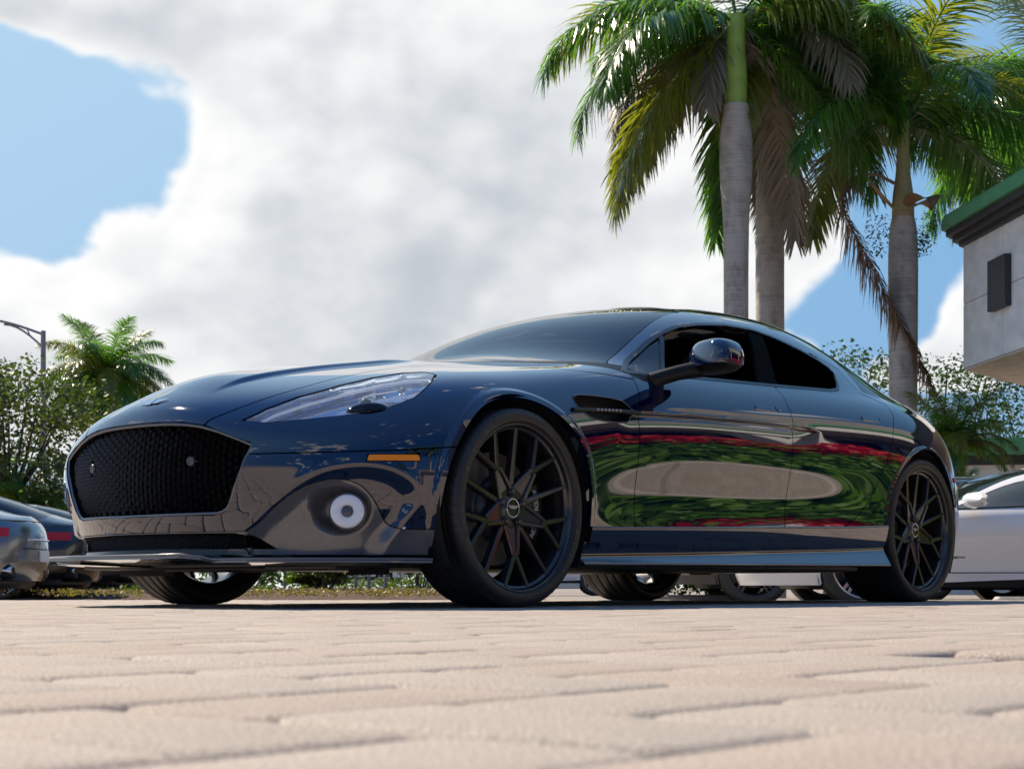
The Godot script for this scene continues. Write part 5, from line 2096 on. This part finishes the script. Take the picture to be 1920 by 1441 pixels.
func build_far_hall() -> void:
	var t := thing("green_edged_hall", "low pale building with a bright green roof edge, beyond the black car at right", "building")
	var w := Shape.new()
	prism([[9.5, 40.0], [34.0, 36.0], [34.0, 50.0], [9.5, 50.0]], -0.1, 3.0, w)
	put("wall", w.mesh(), M.panel, t)
	var b := Shape.new()
	prism([[9.3, 39.8], [34.2, 35.8], [34.2, 50.0], [9.3, 50.0]], 3.002, 3.22, b)
	put("cornice", b.mesh(), M.dark_metal, t)
	var g := Shape.new()
	prism([[9.1, 39.6], [34.4, 35.6], [34.4, 50.0], [9.1, 50.0]], 3.222, 3.62, g)
	put("roof_edge", g.mesh(), M.green_metal, t)

# the showroom across the drive, behind the viewer: the car's flank mirrors it
func build_showroom() -> void:
	var t := thing("showroom", "grey showroom with dark windows and a green roof edge, mirrored in the saloon's doors", "building")
	var z := 9.2
	var w := Shape.new()
	w.block(Vector3(4.5, -0.1, z), Vector3(34.0, 8.2, z + 8.0), 0.0)
	put("wall", w.mesh(), M.panel_grey, t)
	for i in 7:
		var x := 6.0 + i * 4.0
		var f := Shape.new()
		f.block(Vector3(x, 0.35, z - 0.06), Vector3(x + 3.5, 3.1, z + 0.02), 0.0)
		var win := put("window", f.mesh(), M.dark_metal, t)
		var p := Shape.new()
		for j in 3:
			p.block(Vector3(x + 0.08 + j * 1.14, 0.43, z - 0.075), Vector3(x + 1.12 + j * 1.14, 3.02, z - 0.062), 0.0)
		put("pane", p.mesh(), M.dark_glass, win)
	var c := Shape.new()
	c.block(Vector3(4.0, 3.7, z - 2.2), Vector3(35.0, 4.4, z - 0.01), 0.02)
	put("canopy", c.mesh(), M.panel, t)
	var g := Shape.new()
	g.block(Vector3(3.9, 4.402, z - 2.3), Vector3(35.1, 4.8, z - 0.01), 0.02)
	put("roof_edge", g.mesh(), M.green_metal, t)
	for i in 5:
		var p := Shape.new()
		p.block(Vector3(5.0 + i * 7.0, -0.1, z - 2.0), Vector3(5.5 + i * 7.0, 3.698, z - 1.5), 0.03)
		put("column", p.mesh(), M.panel, t)

func build_flower_bed() -> void:
	var z0 := 3.1
	var kerb := thing("flower_bed_kerb", "concrete kerb in front of the red flower hedge", "kerb", Vector3(2.3, 0, z0 - 0.12))
	var kb := Shape.new()
	for i in 9:
		kb.block(Vector3(i * 1.8 + 0.004, -0.05, 0), Vector3(i * 1.8 + 1.796, 0.13, 0.14), 0.015)
	put("kerbstone", kb.mesh(), M.kerb, kerb)
	var hedge := thing("flower_hedge", "leafy green hedge topped with red flowers, mirrored in the saloon's doors", "hedge", Vector3(2.3, 0, z0 + 0.05))
	var lumps := []
	var heads := []
	rng.seed = 31
	for i in 54:
		var x := 0.3 + i * 0.31
		lumps.append([Vector3(x, 0.20, 0.36 + rng.randf_range(-0.05, 0.05)), Vector3(0.33, 0.30, 0.36)])
		lumps.append([Vector3(x + 0.15, 0.56, 0.45 + rng.randf_range(-0.1, 0.1)), Vector3(0.33, 0.26, 0.44), 0.8])
		lumps.append([Vector3(x, 0.86 + rng.randf_range(-0.10, 0.12), 0.45), Vector3(0.26, 0.22, 0.40), 0.55])
		heads.append([Vector3(x, 0.94 + rng.randf_range(-0.09, 0.09), 0.40 + rng.randf_range(-0.15, 0.15)), Vector3(0.32, 0.27, 0.42)])
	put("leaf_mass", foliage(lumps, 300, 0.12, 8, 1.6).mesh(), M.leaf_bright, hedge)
	put("flower_mass", foliage(heads, 210, 0.095, 9, 1.2).mesh(), M.flower, hedge)

# ---------------------------------------------------------------- small things of the street
func build_street_lamp() -> void:
	var t := thing("street_lamp", "grey street lamp with a trussed arm reaching left out of the picture", "street lamp", spot(-12.55, -0.1, 44.5))
	var pole := Shape.new()
	pole.tube([Vector3.ZERO, Vector3(0, 7.05, 0)], [0.11, 0.065], 12)
	put("pole", pole.mesh(), M.galvanised, t)
	var arm := Shape.new()
	var a := RIGHT * -1.0
	var up := []
	var dn := []
	for i in 9:
		var s := i / 8.0
		up.append(a * (1.75 * s) + Vector3(0, 6.95 + 0.42 * sin(s * PI * 0.5), 0))
		if i < 7:
			dn.append(a * (1.05 * s / 0.75) + Vector3(0, 6.60 + 0.62 * sin(s / 0.75 * PI * 0.5), 0))
	arm.tube(up, [0.035], 8)
	arm.tube(dn, [0.028], 8)
	arm.tube([up[2], dn[2]], [0.018], 6)
	arm.tube([a * 1.7 + Vector3(0, 7.36, 0), a * 2.6 + Vector3(0, 7.38, 0)], [0.035], 8)
	put("arm", arm.mesh(), M.galvanised, t)
	var head := Shape.new()
	head.block(Vector3(-0.35, -0.08, -0.14), Vector3(0.35, 0.06, 0.14), 0.05, Transform3D(Basis(Vector3.UP, -atan2(RIGHT.z, RIGHT.x)), a * 2.9 + Vector3(0, 7.38, 0)))
	put("lamp_head", head.mesh(), M.galvanised, t)

func kerb_run(called: String, label: String, a: Vector3, b: Vector3, tall: float, deep: float, m: Material) -> void:
	var t := thing(called, label, "kerb", a, -atan2((b - a).z, (b - a).x))
	var n := int((b - a).length() / 1.5) + 1
	var l := (b - a).length() / n
	for i in n:
		var s := Shape.new()
		s.block(Vector3(i * l + 0.004, -0.15, -deep * 0.5), Vector3(i * l + l - 0.004, tall, deep * 0.5), 0.018)
		put("kerbstone", s.mesh(), m, t)

func build_beds() -> void:
	# mulch bed rising behind the car
	var bed := Shape.new()
	var nz := FastNoiseLite.new()
	nz.frequency = 1.3
	nz.fractal_octaves = 4
	var nx := 70
	var ny := 26
	for i in nx + 1:
		for j in ny + 1:
			var r := lerpf(-9.0, 0.4, float(i) / nx)
			var a := lerpf(17.6, 34.0, float(j) / ny)
			var h := -0.12 + 0.17 * smooth(0.0, 0.35, float(j) / ny) + 0.035 * nz.get_noise_2d(r * 2.0, a * 2.0) * smooth(0.0, 0.1, float(j) / ny)
			bed.add(spot(r, h, a), Vector3.UP)
	for i in nx:
		for j in ny:
			var k := i * (ny + 1) + j
			bed.quad(k, k + 1, k + ny + 2, k + ny + 1)
	struct(put("mulch_bed", bed.mesh(), M.mulch))
	var weeds := []
	rng.seed = 61
	for i in 46:
		var r := rng.randf_range(-6.5, 0.0)
		var a := rng.randf_range(19.5, 32.0)
		weeds.append([spot(r, 0.05, a), Vector3(0.22, 0.07, 0.22), rng.randf_range(0.2, 1.0)])
	struct(put("weeds", foliage(weeds, 70, 0.06, 62).mesh(), M.leaf_weed), "stuff")
	var litter := []
	for i in 120:
		litter.append([spot(rng.randf_range(-6.5, 0.2), 0.02, rng.randf_range(18.0, 26.0)), Vector3(0.35, 0.05, 0.35)])
	struct(put("dry_leaf_litter", foliage(litter, 60, 0.05, 63).mesh(), M.litter), "stuff")
	kerb_run("bed_kerb", "low white kerb edging the mulch bed seen under the saloon", spot(-9.0, -0.1, 17.4), spot(0.4, -0.1, 17.4), 0.02, 0.16, M.kerb_white)
	kerb_run("planter_kerb", "weathered concrete kerb in front of the low hedge, seen under the saloon", spot(1.25, -0.1, 15.6), spot(2.35, -0.1, 15.8), 0.105, 0.2, M.kerb)
	var h := thing("low_hedge", "small-leaved green hedge on the concrete kerb, seen under the saloon's sill", "hedge", spot(1.75, -0.05, 16.3))
	var lumps := []
	for i in 9:
		lumps.append([RIGHT * (-0.6 + i * 0.16) + Vector3(0, 0.18, 0), Vector3(0.20, 0.20, 0.3)])
	put("leaf_mass", foliage(lumps, 260, 0.045, 21).mesh(), M.leaf_dark, h)
	kerb_run("wheel_stop", "concrete wheel stop behind the saloon's rear tyre", spot(3.25, -0.1, 11.2), spot(3.75, -0.1, 11.2), 0.11, 0.14, M.kerb)
	# shrubs and a small palm on the bed
	shrub("bed_shrub", "dark bushy shrub at the left end of the mulch bed", "shrubs on the mulch bed", spot(-3.9, -0.02, 24.5), 1.3, 0.9, 300, 0.07, 3, M.leaf_dark)
	shrub("bed_shrub", "yellow-green spiky shrub beside the dark bush on the mulch bed", "shrubs on the mulch bed", spot(-3.1, 0.0, 25.5), 0.9, 0.42, 260, 0.09, 4, M.leaf_yellow)
	shrub("bed_shrub", "tangled brown-green shrub in the middle of the mulch bed", "shrubs on the mulch bed", spot(-2.65, 0.0, 23.6), 0.8, 0.7, 300, 0.07, 5, M.leaf_olive)
	shrub("bed_shrub", "round green shrub near the right end of the mulch bed", "shrubs on the mulch bed", spot(-1.35, 0.0, 24.0), 0.5, 0.75, 240, 0.06, 6, M.leaf_dark)
	var lh := thing("clipped_hedge", "long low yellow-green hedge beyond the mulch bed and the white van", "hedge", spot(-3.2, 0.02, 33.0))
	var l2 := []
	for i in 12:
		l2.append([RIGHT * (-0.2 + i * 0.22) + Vector3(0, 0.12, 0), Vector3(0.22, 0.13, 0.3)])
	put("leaf_mass", foliage(l2, 160, 0.06, 22).mesh(), M.leaf_yellow, lh)
	rng.seed = 4
	for q in [[-3.55, 26.0], [-2.35, 25.0], [-2.15, 25.0], [-1.9, 25.0], [-1.42, 28.0]]:
		var p := thing("fence_post", "thin grey fence post standing in the mulch bed", "fence post", spot(q[0], -0.05, q[1]), 0.0, "fence posts in the mulch bed")
		var s := Shape.new()
		s.tube([Vector3.ZERO, Vector3(0, 1.3, 0)], [0.022], 8)
		put("post", s.mesh(), M.galvanised, p)
		var c := Shape.new()
		c.lathe(PackedVector2Array([Vector2(1.3, 0.028), Vector2(1.33, 0.026), Vector2(1.35, 0.001)]), 8, Transform3D(Basis(Vector3.RIGHT, -PI / 2.0), Vector3.ZERO))
		put("post_cap", c.mesh(), M.galvanised, p)
	var posts := ["leftmost thin fence post in the mulch bed, by the spiky shrub", "left one of the close pair of fence posts before the white van", "right one of the close pair of fence posts before the white van", "fence post just right of the close pair, before the van's front", "rightmost fence post in the bed, by the clipped hedge"]
	var k := 0
	for c in get_children():
		if str(c.name).begins_with("fence_post"):
			c.set_meta("label", posts[k])
			k += 1

func build_trees() -> void:
	# three royal palms behind the car
	var hang := [[0, 6], [40, 6], [85, 5], [130, 6], [175, 5], [215, 6], [260, 5], [300, 6], [335, 5], [20, 4], [70, 4], [120, 4], [165, 4], [210, 4], [255, 4], [310, 4], [350, 3], [60, 3], [140, 3], [230, 3], [285, 3], [10, 2], [100, 2], [200, 2], [290, 1], [45, 0]]
	var shaft := PackedVector2Array([Vector2(0, 0.162), Vector2(0.35, 0.168), Vector2(0.6, 0.158), Vector2(0.85, 0.142), Vector2(1.35, 0.135)])
	var f1 := []
	for q in hang:
		# nothing hangs before the shaft on the viewer's side
		if q[1] >= 2 and q[0] > 165 and q[0] < 275:
			continue
		f1.append(q.duplicate())
	f1[0].append(1)
	f1[6].append(1)
	f1[7].append(1)
	palm("royal_palm", "tall royal palm with a lime-green shaft below its crown, left of the pair", "royal palms behind the saloon", spot(3.37, -0.1, 25.0), PackedVector2Array([Vector2(0, 0.24), Vector2(3.5, 0.19), Vector2(5.6, 0.195), Vector2(6.3, 0.24), Vector2(6.9, 0.245), Vector2(7.25, 0.205), Vector2(7.42, 0.188)]), shaft, f1, 3.5, 5)
	var f2 := hang.duplicate(true)
	for i in f2.size():
		f2[i][0] += 23
	for i in [0, 2, 3, 10, 11, 12, 13, 14, 20]:
		f2[i].append(1)
	f2 = f2.filter(func(q): return q[1] < 5 or (q[1] == 5 and q[0] < 300) or q[0] < 120)
	palm("royal_palm", "royal palm close behind, right of the pair, its pale trunk overlapping", "royal palms behind the saloon", spot(4.22, -0.1, 27.2), PackedVector2Array([Vector2(0, 0.27), Vector2(4.5, 0.235), Vector2(6.4, 0.23), Vector2(7.6, 0.19), Vector2(7.9, 0.17)]), shaft, f2, 3.5, 6)
	var f3 := [[20, 0], [80, 1], [140, 0], [200, 1], [260, 0], [320, 1], [50, 2], [110, 2], [170, 3], [230, 2], [290, 2], [350, 2], [0, 3], [60, 3], [310, 3], [340, 4]]
	var third := palm("royal_palm", "rightmost royal palm, a dead brown frond hanging down its trunk", "royal palms behind the saloon", spot(6.0, -0.1, 25.5), PackedVector2Array([Vector2(0, 0.22), Vector2(3.0, 0.215), Vector2(5.2, 0.225), Vector2(5.7, 0.20), Vector2(5.85, 0.17)]), PackedVector2Array([Vector2(0, 0.17), Vector2(0.3, 0.16), Vector2(0.7, 0.11), Vector2(1.5, 0.09)]), f3, 3.3, 7)
	var dead := put("dead_frond", frond_mesh(4.3, 0.55, -2.60, 0.62, 260, 1.5, 77, 0.030).mesh(), M.dead_frond, third)
	dead.position = spot(5.80, 6.2, 25.2) - third.position
	dead.rotation.y = deg_to_rad(130)
	(third.get_node("crownshaft") as MeshInstance3D).material_override = M.dying_shaft
	for q in [[2.2, 0.85, 0.2, 0.30], [4.3, 0.45, -0.1, 0.75], [0.3, 0.50, 0.1, 0.55]]:
		var sheath := Shape.new()
		var n := 8
		for i in n + 1:
			for j in 5:
				var tt := float(i) / n
				var w := 0.20 * sin(PI * clampf(tt * 0.9 + 0.08, 0, 1)) + 0.02
				var u := (j - 2) / 2.0
				var dirn := Vector3(cos(q[0]), 0, sin(q[0]))
				var sd := Vector3(-sin(q[0]), 0, cos(q[0]))
				var p: Vector3 = Vector3(0, 5.95 + 0.1 * q[2], 0) + dirn * (0.12 + q[1] * sin(tt * 1.5)) + sd * w * u + Vector3(0, q[3] * tt - 0.5 * tt * tt * (1.0 if q[0] < 4 else 0.2) + 0.06 * u * u, 0)
				sheath.add(p, dirn)
		for i in n:
			for j in 4:
				var a := i * 5 + j
				sheath.quad(a, a + 1, a + 6, a + 5)
		# true normals
		for f in range(0, sheath.f.size(), 3):
			var g := (sheath.v[sheath.f[f + 1]] - sheath.v[sheath.f[f]]).cross(sheath.v[sheath.f[f + 2]] - sheath.v[sheath.f[f]]).normalized()
			for kk in 3:
				sheath.n[sheath.f[f + kk]] = g
		put("dead_sheath", sheath.mesh(), M.dead_sheath, third)
	var berry := []
	rng.seed = 12
	for i in 7:
		var a := rng.randf() * TAU
		berry.append([Vector3(cos(a) * 0.42, 5.75 + rng.randf_range(-0.35, 0.25), sin(a) * 0.42), Vector3(0.22, 0.25, 0.22)])
	struct(put("seed_cluster", foliage(berry, 120, 0.05, 14).mesh(), M.leaf_dark, third), "stuff")
	# a fourth crown farther right, filling the corner
	var f4 := hang.duplicate(true)
	for i in f4.size():
		f4[i][0] += 12
	palm("royal_palm", "royal palm behind the pale panelled block, only its crown in view", "royal palms behind the saloon", spot(10.6, -0.1, 32.0), PackedVector2Array([Vector2(0, 0.24), Vector2(5.0, 0.2), Vector2(8.7, 0.18)]), shaft, f4, 3.6, 8)
	# the small palm at left
	palm("young_palm", "small bright green palm rising behind the saloon's nose at left", "palms at left", spot(-13.4, -0.1, 55.0), PackedVector2Array([Vector2(0, 0.22), Vector2(6.5, 0.17)]), PackedVector2Array([Vector2(0, 0.17), Vector2(0.7, 0.13)]), wheel_of_fronds(3, [4, 6, 8, 8, 7, 4, 2]), 2.6, 9)
	var oak1 := broad_tree("oak_tree", "olive-grey live oak at the left edge, in front of the street lamp", "oaks", spot(-10.9, -0.1, 36.0), 5.2, 4.8, 70, 150, 0.13, 41, M.leaf_olive, 0.46)
	palm("fan_palm", "shaggy palm with a thick brown trunk under the left oak", "palms at left", spot(-10.2, -0.1, 34.5), PackedVector2Array([Vector2(0, 0.15), Vector2(1.9, 0.14)]), PackedVector2Array(), wheel_of_fronds(8, [1, 2, 3, 3, 4, 4, 2]), 1.1, 10)
	palm("fan_palm", "shaggy palm with a pale slim trunk right of the brown-trunked one, under the oak", "palms at left", spot(-9.85, -0.1, 35.5), PackedVector2Array([Vector2(0, 0.13), Vector2(2.1, 0.12)]), PackedVector2Array(), wheel_of_fronds(9, [1, 2, 3, 3, 4, 4, 2]), 1.0, 11)
	palm("fan_palm", "shaggy palm at the very left edge under the oak", "palms at left", spot(-11.1, -0.1, 35.5), PackedVector2Array([Vector2(0, 0.17), Vector2(2.4, 0.16)]), PackedVector2Array(), wheel_of_fronds(10, [2, 3, 4, 5, 6, 6, 3]), 1.4, 12)
	broad_tree("oak_tree", "sparse live oak between the pair of palms and the rightmost palm", "oaks", spot(8.4, -0.1, 44.0), 6.6, 5.5, 46, 110, 0.13, 42, M.leaf_oak, 0.3)
	broad_tree("oak_tree", "live oak just right of the rightmost palm's trunk", "oaks", spot(11.6, -0.1, 46.0), 6.7, 6.0, 60, 150, 0.13, 43, M.leaf_oak, 0.2)
	broad_tree("oak_tree", "live oak at the right edge under the panelled block", "oaks", spot(14.6, -0.1, 45.0), 6.2, 6.0, 60, 150, 0.13, 44, M.leaf_oak, 0.2)
	palm("clump_palm", "bright green feathery palm clump by the rightmost palm's foot", "palm clumps", spot(6.35, 1.5, 24.0), PackedVector2Array([Vector2(0, 0.05), Vector2(0.6, 0.05)]), PackedVector2Array(), wheel_of_fronds(14, [4, 5, 5, 4, 3]), 1.1, 14)
	palm("clump_palm", "bright green feathery palm clump behind the saloon's tail", "palm clumps", spot(7.05, 0.7, 26.0), PackedVector2Array([Vector2(0, 0.05), Vector2(0.8, 0.05)]), PackedVector2Array(), wheel_of_fronds(15, [2, 3, 3, 2, 1]), 0.75, 15)
	for q in [[-7.6, 1.5, 50], [-4.4, 1.1, 51], [-2.6, 0.9, 52], [0.4, 1.3, 53]]:
		shrub("roadside_bush", ["broad bush at the far left of the roadside, seen under the saloon's nose", "mid-height roadside bush left of the far white van", "lower roadside bush by the white van's tail", "roadside bush in line with the saloon's front wheel"][int(q[2]) - 50], "bushes along the far road", spot(q[0] * 2.2, -0.05, 58.0), 3.4, 2.2 * q[1], 260, 0.16, int(q[2]), M.leaf_oak)
	# far greenery closing the horizon
	var lumps := []
	rng.seed = 9
	for i in 120:
		lumps.append([spot(-60.0 + i * 1.05 + rng.randf_range(-1, 1), rng.randf_range(0.4, 2.2), 110.0 + rng.randf_range(-6, 6)), Vector3(2.0, 1.3, 2.0)])
	struct(put("far_greenery", foliage(lumps, 60, 0.55, 33).mesh(), M.leaf_oak), "stuff")
	# palms on the drive behind the viewer: mirrored in the front wing
	for q in [[-1.5, 21.0, 0], [2.2, 23.5, 1], [-9.0, 30.0, 2], [-14.0, 28.0, 3]]:
		palm("drive_palm", ["palm behind the viewer mirrored in the front wing above the side lamp", "second palm mirrored in the front wing, nearer the wheel arch", "palm mirrored near the grille's corner, far across the drive", "outermost palm across the drive mirrored by the saloon's nose"][q[2]], "palms across the drive", Vector3(q[0], 0, q[1]), PackedVector2Array([Vector2(0, 0.24), Vector2(4.0, 0.2), Vector2(5.4, 0.18)]), shaft, wheel_of_fronds(20 + q[2], [2, 3, 4, 5, 5, 4, 3]), 2.8, 20 + q[2])
	broad_tree("oak_tree", "round oak across the drive, mirrored by the saloon's nose", "oaks", Vector3(-20.0, 0, 32.0), 6.0, 7.0, 40, 120, 0.2, 45, M.leaf_oak, 0.25)

const FINE_U := 30
const FINE_V := 18

func materials() -> void:
	M.paint = mat(0.0004, 0.0030, 0.026, 0.03, 0.0, 0.55)
	M.paint.refraction_enabled = true      # a dense lacquer: opaque, but it mirrors more than plain plastic
	M.paint.refraction_scale = 0.06
	M.paint.clearcoat_enabled = true
	M.paint.clearcoat = 1.0
	M.paint.clearcoat_roughness = 0.01
	M.paint_black = M.paint
	M.gloss_black = mat(0.006, 0.006, 0.007, 0.08)
	M.satin_black = mat(0.008, 0.008, 0.009, 0.42, 0.0, 0.35)
	M.pillar_black = mat(0.004, 0.004, 0.004, 0.75, 0.0, 0.15)
	M.black = mat(0.006, 0.006, 0.006, 0.8)
	M.underbody = mat(0.03, 0.028, 0.027, 0.45)
	M.rubber = mat(0.020, 0.0195, 0.019, 0.48)
	M.rubber_mark = mat(0.085, 0.083, 0.08, 0.6)
	M.rim = mat(0.022, 0.022, 0.024, 0.20, 0.2, 0.8)
	M.nut = mat(0.10, 0.10, 0.10, 0.2, 0.9)
	M.chrome = mat(0.75, 0.75, 0.77, 0.06, 1.0)
	M.dull_silver = mat(0.45, 0.45, 0.46, 0.45, 0.9)
	M.dark_chrome = mat(0.14, 0.14, 0.15, 0.12, 1.0)
	M.disc = mat(0.09, 0.09, 0.09, 0.4, 0.7)
	M.caliper = mat(0.01, 0.01, 0.01, 0.25)
	M.white_paint = mat(0.7, 0.7, 0.7, 0.5)
	M.white_plastic = mat(0.8, 0.82, 0.85, 0.25)
	M.white_ring = mat(0.85, 0.86, 0.88, 0.22)
	M.grey_plastic = mat(0.07, 0.07, 0.075, 0.45)
	M.grille_black = mat(0.30, 0.30, 0.31, 0.17, 1.0)
	M.mesh_black = mat(0.012, 0.012, 0.012, 0.5)
	M.carbon = mat(0.6, 0.6, 0.6, 0.25, 0.4, 0.6)
	var weave := Image.create(8, 8, false, Image.FORMAT_RGB8)
	for i in 8:
		for j in 8:
			var v := 0.34 if (i + j) % 4 < 2 else 0.58
			weave.set_pixel(i, j, Color(v, v, v * 1.03))
	M.carbon.albedo_texture = ImageTexture.create_from_image(weave)
	M.carbon.uv1_triplanar = true
	M.carbon.uv1_scale = Vector3.ONE * 62.0
	M.carbon.clearcoat_enabled = true
	M.carbon.clearcoat = 1.0
	M.carbon.clearcoat_roughness = 0.02
	M.leather = mat(0.01, 0.01, 0.011, 0.6)
	M.amber = mat(0.85, 0.26, 0.01, 0.15)
	M.red_lens = mat(0.55, 0.015, 0.02, 0.12)
	M.lamp_housing = mat(0.55, 0.60, 0.68, 0.10, 0.85)
	M.intake_black = mat(0.30, 0.30, 0.31, 0.3, 1.0)
	M.lens_dark = mat(0.03, 0.03, 0.035, 0.05)
	M.pane = mat(0.02, 0.025, 0.025, 0.0)
	M.pane.albedo_color.a = 0.55
	M.pane.transparency = BaseMaterial3D.TRANSPARENCY_ALPHA
	M.lens = mat(1, 1, 1, 0.0)
	M.lens.albedo_color.a = 0.04
	M.lens.transparency = BaseMaterial3D.TRANSPARENCY_ALPHA
	M.screen_glass = mat(0.003, 0.007, 0.011, 0.0)
	M.screen_glass.albedo_color.a = 0.85
	M.screen_glass.transparency = BaseMaterial3D.TRANSPARENCY_ALPHA
	M.dark_glass = mat(0.004, 0.005, 0.006, 0.02)
	M.tint_glass = mat(0.012, 0.018, 0.018, 0.02)
	# the place
	var speck := noise_texture(0.09, lin(0.26, 0.26, 0.26), lin(0.72, 0.72, 0.72), 512, 5, 3)
	var grain := noise_texture(0.20, Color(0, 0, 0), Color(1, 1, 1), 512, 4, 8)
	M.pavers = []
	for q in [[0.82, 0.70, 0.59], [0.86, 0.74, 0.63], [0.80, 0.665, 0.55], [0.84, 0.70, 0.585], [0.82, 0.71, 0.605]]:
		M.pavers.append(textured(mat(q[0], q[1], q[2], 0.85), speck, 6.0, grain, 0.12))
	M.ground = textured(mat(0.50, 0.43, 0.37, 0.9), speck, 1.1)
	M.iron = textured(mat(0.10, 0.07, 0.06, 0.55, 0.5), speck, 5.0, grain, 0.1)
	M.bark = mat(1, 1, 1, 0.85)
	M.bark.vertex_color_use_as_albedo = true
	M.crownshaft = textured(mat(0.36, 0.50, 0.10, 0.45), noise_texture(0.012, lin(0.75, 0.8, 0.7), lin(1, 1, 1), 256, 3, 4), 0.9)
	M.oak_bark = mat(0.09, 0.075, 0.06, 0.9)
	M.frond = mat(0.042, 0.095, 0.022, 0.25)
	M.frond.backlight_enabled = true
	M.frond.backlight = Color(0.42, 0.62, 0.18)
	M.frond_yellow = mat(0.085, 0.115, 0.02, 0.34)  # a yellower green, dealt to fronds at random
	M.frond_yellow.backlight_enabled = true
	M.frond_yellow.backlight = Color(0.55, 0.58, 0.14)
	M.dry_frond = mat(0.26, 0.225, 0.165, 0.5)
	M.dead_frond = mat(0.24, 0.155, 0.10, 0.8)
	M.dead_sheath = mat(0.26, 0.14, 0.06, 0.6)
	var leafy := func(r: float, g: float, b: float) -> StandardMaterial3D:
		var m := mat(r, g, b, 0.5)
		m.vertex_color_use_as_albedo = true
		m.backlight_enabled = true
		m.backlight = Color(0.75, 0.95, 0.35)
		return m
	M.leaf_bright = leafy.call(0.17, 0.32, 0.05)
	M.leaf_dark = leafy.call(0.04, 0.08, 0.022)
	M.leaf_yellow = leafy.call(0.15, 0.19, 0.03)
	M.leaf_olive = leafy.call(0.11, 0.115, 0.05)
	M.leaf_oak = leafy.call(0.07, 0.09, 0.04)
	M.leaf_weed = leafy.call(0.12, 0.14, 0.035)
	M.litter = leafy.call(0.26, 0.15, 0.085)
	M.flower = leafy.call(0.68, 0.012, 0.04)
	M.flower.backlight = Color(0.6, 0.1, 0.12)
	var stain := noise_texture(0.012, lin(0.80, 0.80, 0.80), lin(1, 1, 1), 512, 5, 6)
	M.panel = textured(mat(0.82, 0.81, 0.79, 0.8), stain, 0.5)
	M.panel_grey = textured(mat(0.30, 0.28, 0.28, 0.7), stain, 0.3)
	M.joint_sand = textured(mat(0.11, 0.085, 0.07, 0.95), speck, 7.0)
	M.grey_glass = mat(0.10, 0.115, 0.11, 0.02)
	M.dying_shaft = textured(mat(0.42, 0.34, 0.16, 0.6), stain, 2.0)
	M.joint = mat(0.10, 0.10, 0.10, 0.9)
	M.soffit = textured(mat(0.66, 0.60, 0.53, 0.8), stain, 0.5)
	M.dark_metal = textured(mat(0.035, 0.035, 0.038, 0.55), stain, 0.6)
	M.green_metal = textured(mat(0.09, 0.33, 0.15, 0.5), stain, 0.6)
	M.kerb = textured(mat(0.42, 0.38, 0.34, 0.9), stain, 2.0, grain, 0.2)
	M.kerb_white = textured(mat(0.62, 0.60, 0.56, 0.9), stain, 2.0)
	M.mulch = textured(mat(0.24, 0.15, 0.10, 0.95), noise_texture(0.05, lin(0.25, 0.2, 0.2), lin(1, 1, 1), 512, 5, 9), 0.9, grain, 2.0)
	M.galvanised = mat(0.28, 0.28, 0.29, 0.5, 0.5)
	M.white_car = mat(0.72, 0.70, 0.68, 0.3)
	M.white_car.clearcoat_enabled = true
	M.white_car.clearcoat_roughness = 0.02
	M.beige_cloth = mat(0.52, 0.38, 0.26, 0.9)
	M.black_car = mat(0.006, 0.007, 0.010, 0.2)
	M.black_car.clearcoat_enabled = true
	M.black_car.clearcoat_roughness = 0.02
	M.grey_car = mat(0.05, 0.05, 0.055, 0.3, 0.6)
	M.grey_car.clearcoat_enabled = true
	M.grey_car.clearcoat_roughness = 0.02
	M.silver_car = mat(0.22, 0.22, 0.23, 0.25, 0.8)
	M.silver_car.clearcoat_enabled = true
	M.silver_car.clearcoat_roughness = 0.02
	M.silver_rim = mat(0.55, 0.55, 0.56, 0.2, 0.9)
	M.dark_rim = mat(0.05, 0.05, 0.05, 0.3, 0.6)

func _ready() -> void:
	var cam := Camera3D.new()
	cam.name = "camera"
	var lens := CameraAttributesPhysical.new()
	lens.frustum_focal_length = 58.5
	lens.frustum_focus_distance = 6.3
	lens.frustum_near = 0.05
	lens.frustum_far = 2000.0
	lens.exposure_aperture = 15.0
	cam.attributes = lens
	cam.projection = Camera3D.PROJECTION_FRUSTUM
	cam.near = 0.05
	cam.far = 2000.0
	cam.size = 0.05 * 1441.0 / LENS
	cam.frustum_offset = Vector2(0.0, 0.05 * (ROW - 720.5) / LENS)
	add_child(cam)
	cam.look_at_from_position(EYE, EYE + AHEAD, Vector3.UP)
	var we := WorldEnvironment.new()
	we.name = "world"
	var env := Environment.new()
	env.background_mode = Environment.BG_SKY
	env.tonemap_mode = Environment.TONE_MAPPER_LINEAR
	env.tonemap_exposure = 1.55
	env.sdfgi_enabled = true
	env.ssao_enabled = true
	env.ssil_enabled = true
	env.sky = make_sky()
	we.environment = env
	add_child(we)
	var sun := DirectionalLight3D.new()
	sun.name = "sun"
	sun.light_energy = 1.6
	sun.light_color = Color(1.0, 0.94, 0.86)
	sun.light_angular_distance = 0.5
	sun.shadow_enabled = true
	add_child(sun)
	sun.look_at_from_position(Vector3.ZERO, -Vector3(0.06, 0.75, -0.65), Vector3.RIGHT)
	materials()
	build_ground()
	build_corner_block()
	build_far_hall()
	build_showroom()
	build_trees()
	build_beds()
	build_flower_bed()
	build_street_lamp()
	build_car()
	build_cars()
